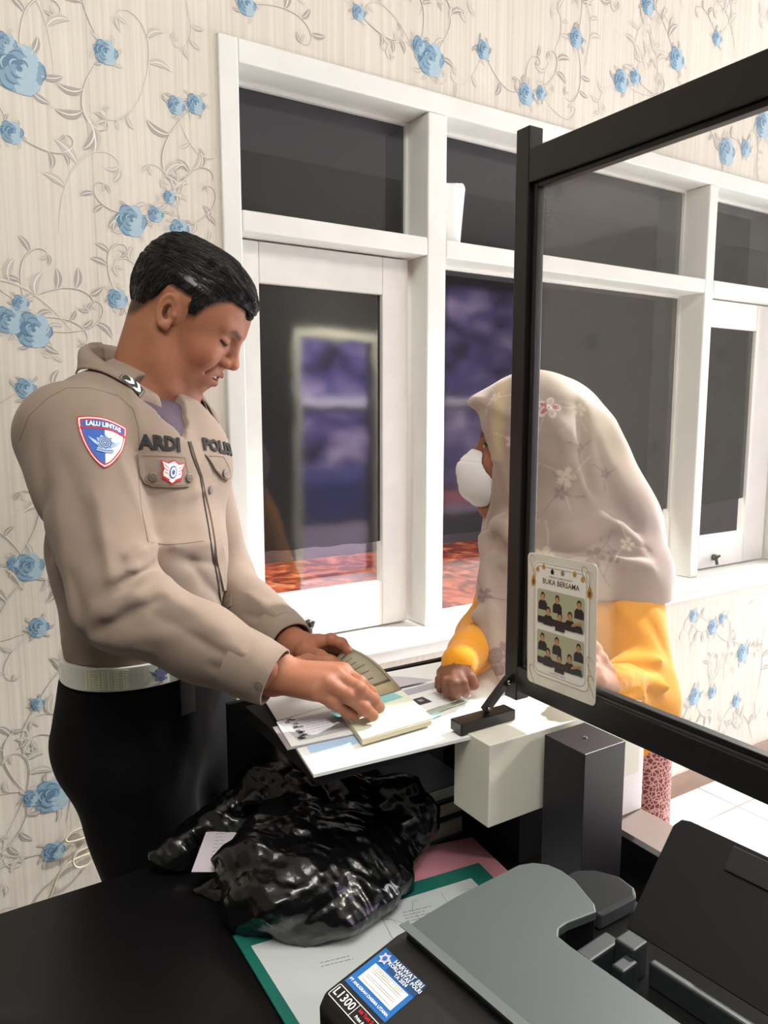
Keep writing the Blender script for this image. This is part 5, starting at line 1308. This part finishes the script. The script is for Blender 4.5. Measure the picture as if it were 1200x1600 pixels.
# ---------------- belt and trousers
def belt_pt(ps, dr, dz): return BC+Fd*.018+Fd*math.cos(ps)*(.1075+dr)+Ld*math.sin(ps)*(.1375+dr)+ZU*dz
def band(mb, p0, p1, z0, z1, r0, r1, mi, n):
    vs = []
    for i in range(n+1):
        a = p0+(p1-p0)*i/n; vs += [tuple(belt_pt(a, r0, z0)), tuple(belt_pt(a, r1, z0)), tuple(belt_pt(a, r1, z1)), tuple(belt_pt(a, r0, z1))]
    fs = [(4*i+k, 4*i+(k+1) % 4, 4*(i+1)+(k+1) % 4, 4*(i+1)+k) for i in range(n) for k in range(4)]+[(0, 3, 2, 1), (4*n, 4*n+1, 4*n+2, 4*n+3)]
    mb.add(vs, [f[::-1] for f in fs], mi)
b = MB(); band(b, 0, 2*math.pi, -.021, .013, -.004, .004, 0, 96)
belt = b.build('belt', mat('white_gloss_belt', (216, 218, 208), .22, spec=.6, coat=.5), ofc, bevel=.001)
def psi_at(px):
    best = min(np.linspace(-math.pi, 0.6, 500), key=lambda a: abs((lambda v: 600+FPX*(v@RT)/(v@FW))(belt_pt(a, .004, 0)-CAM)-px)+ (9 if (belt_pt(a, .004, 0)-CAM)@(Fd*math.cos(a)+Ld*math.sin(a)) > 0 else 0)); return best
M_ref = mat('retroreflective_honeycomb', (226, 230, 176), .35, spec=.7)
nt = M_ref.node_tree; vz = nt.nodes.new('ShaderNodeTexVoronoi'); vz.inputs['Scale'].default_value = 260; vz.inputs['Randomness'].default_value = .15; tc = nt.nodes.new('ShaderNodeTexCoord'); cr = nt.nodes.new('ShaderNodeValToRGB')
cr.color_ramp.elements[0].color = (*s2l((238, 240, 214)), 1); cr.color_ramp.elements[1].color = (*s2l((204, 206, 174)), 1); cr.color_ramp.elements[0].position = .3; cr.color_ramp.elements[1].position = .6
nt.links.new(tc.outputs['Object'], vz.inputs['Vector']); nt.links.new(vz.outputs['Distance'], cr.inputs[0]); nt.links.new(cr.outputs[0], nt.nodes['Principled BSDF'].inputs['Base Color'])
for a, c_ in ((132, 201), (302, 322)):
    r_ = MB(); band(r_, psi_at(a), psi_at(c_), -.018, .010, .0041, .0050, 0, 14); r_.build('reflective_segment', M_ref, belt)
k_ = MB(); band(k_, psi_at(278), psi_at(300), -.075, .024, .0042, .0085, 0, 5); k_.build('belt_keeper', mat('black_belt_keeper', (14, 13, 14), .5), belt)
BB = bvh_of(belt); ps_ = psi_at(252); n_ = Fd*math.cos(ps_)/.1100+Ld*math.sin(ps_)/.140; n_ /= np.linalg.norm(n_)
u_ = np.cross(ZU, n_); fr4 = (belt_pt(ps_, .004, 0), u_/np.linalg.norm(u_), ZU, n_)
mb = MB(); _lay = lay
def lay(vs, fr4, off, bvh=None): return _lay(vs, fr4, off, bvh or BB)
crest(mb, fr4, 0, -.002, .0100, 0, 1, .0006); lay = _lay
mb.build('belt_emblem', [mat('belt_emblem_blue', (92, 100, 150), .4), mat('belt_emblem_pale', (150, 158, 196), .4)], belt)
def trouser_f(P):
    H0 = BC-ZU*.03+Fd*.014
    d = econe(P, H0+ZU*.01, H0-ZU*.10-Fd*.012, (.138, .107), (.152, .122), Ld)
    for s, f in ((-1, FT[0]), (1, FT[1])):
        h = H0-ZU*.14+Ld*s*.072+V3(.022, 0, 0); kn = h*.5+(f+ZU*.08)*.5+V3(.02, 0, 0)
        l = cone(P, h, kn, .088, .074); l = smin(l, cone(P, kn, f+ZU*.10, .074, .066), .02); d = smin(d, l, .03)
    d = d-.005*vnoise(P*V3(1, 1, .45), 14, 5)-.003*vnoise(P*V3(1, 1, .5), 30, 8)
    d = smax(d, P[:, 2]-(BC[2]-.024), .003); return smax(d, .04-P[:, 2], .003)
lo, hi = bound(BC, *FT, m=.24); lo[2] = .02; hi[2] = BC[2]+.02
sculpt('trousers', trouser_f, lo, hi, .0065, M_trs, ofc, smooth=1)
for s, f in ((-1, FT[0]), (1, FT[1])):
    def shoe(P, f=f):
        d = smin(ell(P, f+Fd*.10+ZU*.045, (.10, .048, .042), rot_cols(Fd, Ld, ZU)), ell(P, f-Fd*.02+ZU*.055, (.075, .044, .055), rot_cols(Fd, Ld, ZU)), .03)
        return smax(smax(d, .002-P[:, 2], .002), P[:, 2]-.10, .003)
    lo, hi = bound(f, m=.24); lo[2] = -.01; hi[2] = .13
    sculpt('shoe', shoe, lo, hi, .006, mat('black_shoe_leather', (15, 14, 14), .25), ofc, coarse=2)
settle(ofc)
# ------------------------------------------------------------------ the customer in headscarf
cus = empty('person', (1.08, .97, 0.0), 'person in floral beige headscarf, white face mask and mustard sweater across the counter', 'person')
WF = head_frame(-RT*.985+FW*.17, math.radians(-4), 0)
WHS = .97
WC = T(830, 702, 1.300)                          # centre of the head
def w_head(P): return (P-WC)@WF/WHS
def w_of(q): return WC+WF@(np.array(q)*WHS)
WNB = T(858, 838, 1.315)
WSR, WSL = T(800, 925, 1.46), T(966, 930, 1.245)       # far and near shoulder
WER, WWR = T(757, 1000, 1.27), onZ(718, 1036, 1.046)
WEL, WWL = T(994, 1092, 1.16), T(962, 1070, 1.075)
WCH = T(893, 985, 1.36); WHP = T(938, 1150, 1.45)
WL = WSL-WSR; WL[2] = 0; WL /= np.linalg.norm(WL)        # towards her left, our side
WFd = np.cross(WL, ZU)
M_skw = mat('customer_skin', (150, 98, 74), .6, spec=.3, attr=True, var=.04, vscale=150, sss=.06)
M_org = mat('mustard_sweater_knit', (226, 150, 34), .85, spec=.15, var=.05, vscale=30, bump=.2, bscale=900, bdist=.0006, sheen=.2)
def w_upper(P):
    q = w_head(P); d = head_sdf(q, mouth=False, ears=False)*WHS
    return smin(d, cone(P, w_of((-.028, 0, -.05)), WNB, .050, .055), .02)
lo, hi = bound(WC, WNB, m=.14)
pA, qA = surf_nets(w_upper, lo, hi, .0022); pA = relax(pA, qA, 1)
q_ = w_head(pA); tA = skin_tint(q_, (150, 98, 74), (140, 80, 74), eyes=False)
A_ = q_.copy(); A_[:, 1] = np.abs(A_[:, 1])
tA = mixc(tA, s2l((214, 206, 200)), sst(.0014, -.0006, ell(A_, (.0845, .0325, .0015), (.004, .0105, .0042)))); tA = mixc(tA, s2l((20, 12, 12)), sst(.0012, -.0008, ell(A_, (.087, .029, .0022), (.005, .0048, .0052))))
e_ = np.minimum(cone(A_, (.088, .018, .001), (.086, .031, .0075), .0008, .0012), cone(A_, (.086, .031, .0075), (.075, .046, .0025), .0012, .0008)); tA = mixc(tA, s2l((22, 14, 14)), sst(.0022, .0008, e_))
WHR = dict(f=[[onZ(717, 1056, 1.036), onZ(722, 1067, 1.032), onZ(725, 1077, 1.022), onZ(727, 1083, 1.011)], [onZ(708, 1056, 1.036), onZ(709, 1069, 1.032), onZ(711, 1080, 1.021), onZ(713, 1087, 1.011)],
              [onZ(699, 1054, 1.034), onZ(698, 1067, 1.030), onZ(699, 1077, 1.020), onZ(701, 1084, 1.011)], [onZ(692, 1051, 1.031), onZ(688, 1062, 1.027), onZ(687, 1071, 1.019), onZ(688, 1077, 1.011)]], th=[onZ(724, 1050, 1.038), onZ(734, 1060, 1.030), onZ(740, 1070, 1.022)])
WHL = dict(f=[[T(925, 1032, 1.045), T(912, 1014, 1.050), T(906, 1030, 1.060), T(908, 1046, 1.060)], [T(930, 1048, 1.030), T(912, 1036, 1.030), T(902, 1048, 1.040), T(905, 1060, 1.045)],
              [T(934, 1060, 1.025), T(916, 1052, 1.020), T(906, 1060, 1.030), T(910, 1070, 1.035)], [T(938, 1068, 1.025), T(924, 1064, 1.020), T(914, 1070, 1.028), T(918, 1076, 1.032)]], th=[T(938, 1030, 1.06), T(930, 1014, 1.07), T(924, 1004, 1.08)])
def hand_of(P, W, H, elbow, r=.0080):
    d = cone(P, elbow+(W-elbow)*.75, W, .023, .018); pal = None
    for f in H['f']:
        e = cone(P, W+(f[0]-H['f'][1][0])*.4, f[0], .0120, .0090); pal = e if pal is None else smin(pal, e, .008)
    d = smin(d, pal, .012)
    for i, f in enumerate(H['f']): rr = r*(1, 1.02, .97, .87)[i]; d = smin(d, finger(P, f, rr, rr*.8), .004)
    return smin(d, finger(P, [W+(H['th'][0]-W)*.4]+H['th'], .0105, .0078), .006)
prt = [(pA, qA, tA)]
for W, H, E in ((WWR, WHR, WER), (WWL, WHL, WEL)):
    lo, hi = bound(W, E+(W-E)*.7, *H['f'][0], *H['f'][3], *H['th'], m=.035); p_, qq = surf_nets(lambda P: hand_of(P, W, H, E), lo, hi, .0016); p_ = relax(p_, qq, 1)
    prt.append((p_, qq, np.tile(np.array(s2l((166, 112, 88) if W is WWL else (120, 78, 60))), (len(p_), 1))))  # far hand tinted darker, its shade put into the skin colour
WFT = [V3(WHP[0]+.02, WHP[1], 0)-WL*.08, V3(WHP[0]+.02, WHP[1], 0)+WL*.08]
def w_under(P):
    d = econe(P, WHP, WCH, (.115, .060), (.12, .08), WL); d = smin(d, cone(P, WCH, WNB, .08, .05), .04)
    for a, b, ra, rb in ((WSR, WER, .04, .034), (WER, WWR, .034, .024), (WSL, WEL, .04, .034), (WEL, WEL+(WWL-WEL)*.9, .034, .024)): d = smin(d, cone(P, a, b, ra, rb), .02)
    for s, f in ((-1, WFT[0]), (1, WFT[1])):
        h = WHP+WL*s*.07-ZU*.05; kn = (h+f)/2+ZU*.04; d = smin(d, cone(P, h, kn, .055, .045), .02); d = smin(d, cone(P, kn, f+ZU*.07, .048, .034), .02); d = smin(d, cone(P, f+ZU*.035-WFd*.04, f+ZU*.03+WFd*.12, .030, .025), .02)
    return d
lo, hi = bound(WSR, WSL, WER, WEL, WWR, WWL, *WFT, WNB, m=.15); lo[2] = -.005
pB, qB = surf_nets(w_under, lo, hi, .010, 2); prt.append((pB, qB, np.tile(np.array(s2l((150, 98, 74))), (len(pB), 1))))
P_, Q_, T_ = join_np(prt); np_mesh('body', P_, Q_, M_skw, cus, T_)
# mask: a fold-flat respirator cup
def mask_f(P):
    q = w_head(P); A = q.copy(); A[:, 1] = np.abs(A[:, 1])
    d = ell(A, (.062, 0, -.056), (.060, .056, .060)); d = smin(d, cone(A, (.086, 0, -.012), (.113, 0, -.044), .010, .010), .02)
    d = smin(d, cone(A, (.112, 0, -.040), (.106, 0, -.080), .008, .010), .02)
    d = smin(d, econe(A, (.03, .058, -.035), (.02, .066, -.030), (.006, .022), (.005, .014), (0, 1, 0)), .02)
    ridge = np.abs(A[:, 1])-.0012; d = np.where((A[:, 0] > .09), smin(d, np.maximum(ridge, d-.0016), .001), d)
    pl_ = np.abs(q[:, 2]+.030-(.115-q[:, 0])*.05)-.0010; d = smax(d, -np.maximum(pl_, -d-.0012), .0008)
    head = head_sdf(q, mouth=False, ears=False)
    d = smax(d, (.012-q[:, 0]), .004)
    d = smax(d, (q[:, 2]+.006-(q[:, 0]-.10)*.25), .004)
    return smax(d, -(head-.0008), .002)*WHS
lo, hi = bound(w_of((.08, 0, -.05)), m=.11)
sculpt('face_mask', mask_f, lo, hi, .0020, mat('white_mask_fabric', (226, 224, 224), .75, sss=.0, bump=.1, bscale=700, bdist=.0004), cus)
# ---- sweater
WFO = []
def wfold(x0, y0, x1, y1, t, w_, amp):
    a, b = T(x0, y0, t), T(x1, y1, t); WFO.append(((a+b)/2, b-a, w_, amp*1.4, np.linalg.norm(b-a)*.5))
for f in ((960,1035,1050,1030,1.12,.012,.009),(950,1040,1055,1045,1.10,.008,-.010),(980,1055,1050,1075,1.09,.009,.008),(990,1070,1040,1100,1.08,.008,-.007),(1000,1060,1055,1055,1.10,.007,.006),(1010,1085,1058,1070,1.09,.008,.007),
          (985,1080,1010,1110,1.08,.008,.006),(960,940,1010,1010,1.16,.012,.005),(940,920,965,1010,1.18,.012,-.005),(700,1010,740,1000,1.42,.010,.008),(705,1030,745,1025,1.40,.010,-.007),(745,860,745,960,1.4,.012,.004),(1000,930,1040,1020,1.15,.010,-.004),(1030,1040,1062,1060,1.1,.007,.006)):
    wfold(*f)
def sweater_f(P):
    d = econe(P, WHP+ZU*.02, WCH, (.145, .088), (.150, .110), WL)
    d = smin(d, econe(P, WCH, WCH+ZU*.08, (.150, .110), (.120, .085), WL), .04)
    d = smin(d, cone(P, WSR, WNB-ZU*.02, .060, .055), .03); d = smin(d, cone(P, WSL, WNB-ZU*.02, .066, .055), .03)
    s = smin(cone(P, WSL, WEL, .068, .060), cone(P, WEL, WEL+(WWL-WEL)*.75, .056, .042), .025); s = smin(s, cone(P, WEL+(WWL-WEL)*.72, WEL+(WWL-WEL)*.98, .036, .031), .008)
    r = smin(cone(P, WSR, WER, .055, .046), cone(P, WER, WER+(WWR-WER)*.66, .045, .034), .02); r = smin(r, cone(P, WER+(WWR-WER)*.66, WER+(WWR-WER)*.98, .030, .026), .008)
    d = smin(smin(d, s, .010), r, .010)
    d = d-.0035*vnoise(P, 10, 21)-.002*vnoise(P*V3(1, 1, .6), 26, 22)
    for a, dv, w_, am, L in WFO: d = d-fold(P, a, dv, w_, am, L)
    ax_ = (WWL-WEL)/np.linalg.norm(WWL-WEL); u = (P-WEL)@ax_/np.linalg.norm(WWL-WEL); cufm = sst(.72, .75, u)*(np.linalg.norm(P-WWL, axis=1) < .07)
    pp_ = P-WWL; e1 = np.cross(ax_, ZU); e1 /= np.linalg.norm(e1); e2 = np.cross(ax_, e1); d = d-.0012*cufm*np.cos(np.arctan2(pp_@e2, pp_@e1)*40)
    q = np.abs(P-V3(.60, .88, .90))-V3(.268, .165, .1005); bx_ = np.linalg.norm(np.maximum(q, 0), axis=1)+np.minimum(q.max(1), 0); d = smax(d, -bx_, .003)   # the cloth lies against the counter edge
    d = smax(d, -(P[:, 2]-(WHP[2]+.01)), .01)
    return d
lo, hi = bound(WSR, WSL, WER, WEL, WWR, WWL, WHP, WNB, m=.15); lo[2] = WHP[2]-.13
sculpt('sweater', sweater_f, lo, hi, .0034, M_org, cus)
# ---- headscarf
SFO = []; SRAW = []
def scarf_f(P):
    q = w_head(P); A = q.copy(); A[:, 1] = np.abs(A[:, 1])
    hd = ell(A, (-.010, 0, .030), (.112, .094, .108)); hd = smin(hd, ell(A, (.045, 0, .048), (.054, .072, .058)), .03)
    hd = smin(hd, ell(A, (.068, 0, .074), (.052, .050, .022)), .015)
    hd = smin(hd, ell(A, (.000, 0, -.055), (.085, .082, .090)), .04)
    hd = hd*WHS
    # drape: over the back of the neck to the shoulders and upper arm
    bk = cone(P, w_of((-.055, 0, .0)), T(950, 815, 1.300), .098, .080); bk = smin(bk, cone(P, T(950, 815, 1.30), T(975, 885, 1.265), .080, .074), .04)
    sh = smin(cone(P, WSR+ZU*.01, WNB, .066, .075), cone(P, WSL+ZU*.008, WNB, .080, .078), .04)
    ch = econe(P, WNB+WFd*.02, WCH+WFd*.02+ZU*.02, (.12, .085), (.150, .125), WL)
    dr = smin(smin(bk, sh, .04), ch, .035); dr = smax(dr, (WSL[2]+.004-.10*(P-WSL)@RT)-P[:, 2], .004)
    d = smin(hd, dr, .035)
    # front tail hanging from the chin down to a point
    a, b, c = T(785, 845, 1.27), T(775, 965, 1.18), T(785, 1070, 1.095)
    tl_ = econe(P, a, b, (.040, .018), (.034, .013), RT); tl_ = smin(tl_, econe(P, b, c, (.034, .013), (.005, .005), RT), .02)
    d = smin(d, tl_, .012)
    d = smin(d, cone(P, T(785, 822, 1.24), T(845, 905, 1.20), .022, .022), .02)      # the swathe crossing under the chin
    # folds
    for a_, dv, w_, am, L in SFO: d = d-fold(P, a_, dv, w_, am, L)
    d = d-.003*vnoise(P, 11, 31)-.0018*vnoise(P, 26, 33)-.0055*vnoise(P*V3(1, 1, .4)+np.stack([vnoise(P, 7, 92)*.03]*3, 1), 17, 35)
    # the face opening and hollow inside
    fo = ell(q, (.090, 0, -.030), (.075, .066, .105)); fo = np.maximum(fo, -(q[:, 0]-.006-.80*(q[:, 2]+.02)))
    d = smax(d, -fo*WHS, .005)
    return d
SCF = [(745,625,800,650,.008,.006),(765,655,800,790,.006,.006),(850,640,905,700,.012,.007),(905,640,915,760,.012,-.008),(900,760,845,840,.014,.009),(845,858,935,812,.012,.012),(860,885,960,835,.008,-.008),
       (930,800,1005,850,.012,.009),(900,855,1010,885,.012,.007),(775,838,800,866,.008,-.008),(765,870,800,890,.010,.009),(960,770,1012,860,.010,-.006),(758,900,778,1050,.007,.006),(782,890,792,1040,.006,-.005),(880,690,930,800,.008,.006),(935,700,965,800,.010,-.005),
       (850,800,885,720,.010,.006),(846,900,900,900,.008,.006),(870,860,1000,870,.006,-.006),(750,960,762,1040,.006,-.005),(790,820,800,860,.007,.007)]
FO_ = []
for x0, y0, x1, y1, w_, am in SCF:
    a_, b_ = march(x0, y0, scarf_f), march(x1, y1, scarf_f); m_ = march((x0+x1)/2, (y0+y1)/2, scarf_f)
    if max(np.linalg.norm(a_-m_), np.linalg.norm(b_-m_)) > .12: continue
    for p, q in ((a_, m_), (m_, b_)): FO_.append(((p+q)/2, q-p, w_, am*1.15, np.linalg.norm(q-p)*.62))
SFO += FO_
def scarf_shell(P):
    d = scarf_f(P); q = w_head(P); inner = ell(q, (.03, 0, -.01), (.075, .072, .105))*WHS
    return smax(d, -inner, .003)
lo, hi = bound(WC, WNB, WSL, WSR, T(785, 1075, 1.235), T(960, 820, 1.3), m=.14)
M_scf = mat('floral_beige_scarf', (176, 160, 146), .62, spec=.25, attr=True, bump=.08, bscale=1200, bdist=.0003, sheen=.3)
FL = [(858, 636, .020, 0), (884, 745, .017, 1), (876, 770, .012, 2), (905, 700, .008, 2), (800, 690, .012, 1), (775, 620, .010, 1), (850, 870, .018, 1), (930, 870, .016, 2), (960, 868, .012, 2), (762, 1030, .018, 2), (772, 1050, .012, 2), (905, 640, .012, 1), (980, 850, .012, 1), (820, 830, .010, 1), (885, 905, .014, 2), (755, 930, .014, 2), (945, 740, .009, 2)]
def scarf_tint(pos):
    c = np.tile(np.array(s2l((168, 150, 132))), (len(pos), 1)); lil = np.clip(vnoise(pos, 5, 41)*.9+.35, 0, 1); c = mixc(c, s2l((152, 130, 126)), lil)
    fr_ = w_head(pos); edge = sst(.020, .0, np.abs(fr_[:, 0]-.06)+np.abs(fr_[:, 1])*.0)*(fr_[:, 2] > -.02)*(fr_[:, 2] < .12); c = mixc(c, s2l((204, 182, 134)), edge*.5)
    pin = s2l((204, 190, 170)); rose_ = s2l((170, 80, 94)); mau = s2l((112, 84, 92))
    v = pos-CAM; t = v@FW; sx = 600+FPX*(v@RT)/t; sy = 800-FPX*(v@UP)/t
    for x, y, r, kind in FL:
        p, n = hit(x, y, SCB)
        if p is None: continue
        n = n if n@(CAM-p) > 0 else -n; u = np.cross(ZU, n); u /= np.linalg.norm(u); w_ = np.cross(n, u)
        dd = pos-p; a = dd@u; b = dd@w_; near = (np.linalg.norm(dd, axis=1) < r*2.2); th = np.arctan2(b, a); rr = np.hypot(a, b)
        pet = sst(.0012, -.0012, rr-r*np.abs(np.cos(2.5*th))**.45)*near*(rr > r*.12)
        inn = sst(.001, -.001, rr-r*.80*np.abs(np.cos(2.5*th))**.8)*near*(rr > r*.25)
        if kind == 0: c = mixc(c, s2l((214, 208, 198)), pet); c = mixc(c, rose_, inn*((np.floor((th+.63)/1.257).astype(int) % 2 == 0)*.6+.4))
        elif kind == 1: c = mixc(c, pin, pet*.8)
        else: c = mixc(c, mau, pet*.65)
        for k in range(3):
            g = 2.1*k+x*.1; L = r*3.2; s = dd@(u*math.cos(g)+w_*math.sin(g)); o = np.abs(dd@(-u*math.sin(g)+w_*math.cos(g))-.25*s*s/r*.3); c = mixc(c, pin if kind != 2 else mau, sst(.0014, .0004, o)*(s > r*.6)*(s < L)*(np.linalg.norm(dd, axis=1) < L)*.6)
    return c
pos, Q = surf_nets(scarf_shell, lo, hi, .0026); pos = relax(pos, Q, 1)
SCB = BVHTree.FromPolygons([Vector(p) for p in pos], [tuple(int(i) for i in f) for f in Q])
sc_o = np_mesh('headscarf', pos, Q, M_scf, cus, scarf_tint(pos))
# hem at the back with the pale pinked edge
# ---- batik skirt
def skirt_f(P):
    H0 = WHP+ZU*.035; d = econe(P, H0, V3(H0[0]+.01, H0[1], .12), (.146, .086), (.155, .094), WL)
    a = np.arctan2((P-H0)@WL, (P-H0)@WFd); d = d-.006*np.cos(a*9)*np.clip((H0[2]-P[:, 2])*1.3, 0, 1)
    return smax(d, smax(P[:, 2]-H0[2], .10-P[:, 2], .002), .004)
lo, hi = bound(WHP, WFT[0], WFT[1], m=.24); lo[2] = .08
msk = mat('red_brown_batik', (120, 52, 48), .7); nt = msk.node_tree; vz = nt.nodes.new('ShaderNodeTexVoronoi'); vz.feature = 'DISTANCE_TO_EDGE'; vz.inputs['Scale'].default_value = 130; tc = nt.nodes.new('ShaderNodeTexCoord'); cr = nt.nodes.new('ShaderNodeValToRGB')
cr.color_ramp.elements[0].color = (*s2l((206, 156, 148)), 1); cr.color_ramp.elements[1].color = (*s2l((112, 40, 38)), 1); cr.color_ramp.elements[0].position = .03; cr.color_ramp.elements[1].position = .16
nt.links.new(tc.outputs['Object'], vz.inputs['Vector']); nt.links.new(vz.outputs['Distance'], cr.inputs[0]); nt.links.new(cr.outputs[0], nt.nodes['Principled BSDF'].inputs['Base Color'])
sculpt('skirt', skirt_f, lo, hi, .006, msk, cus)
settle(cus)
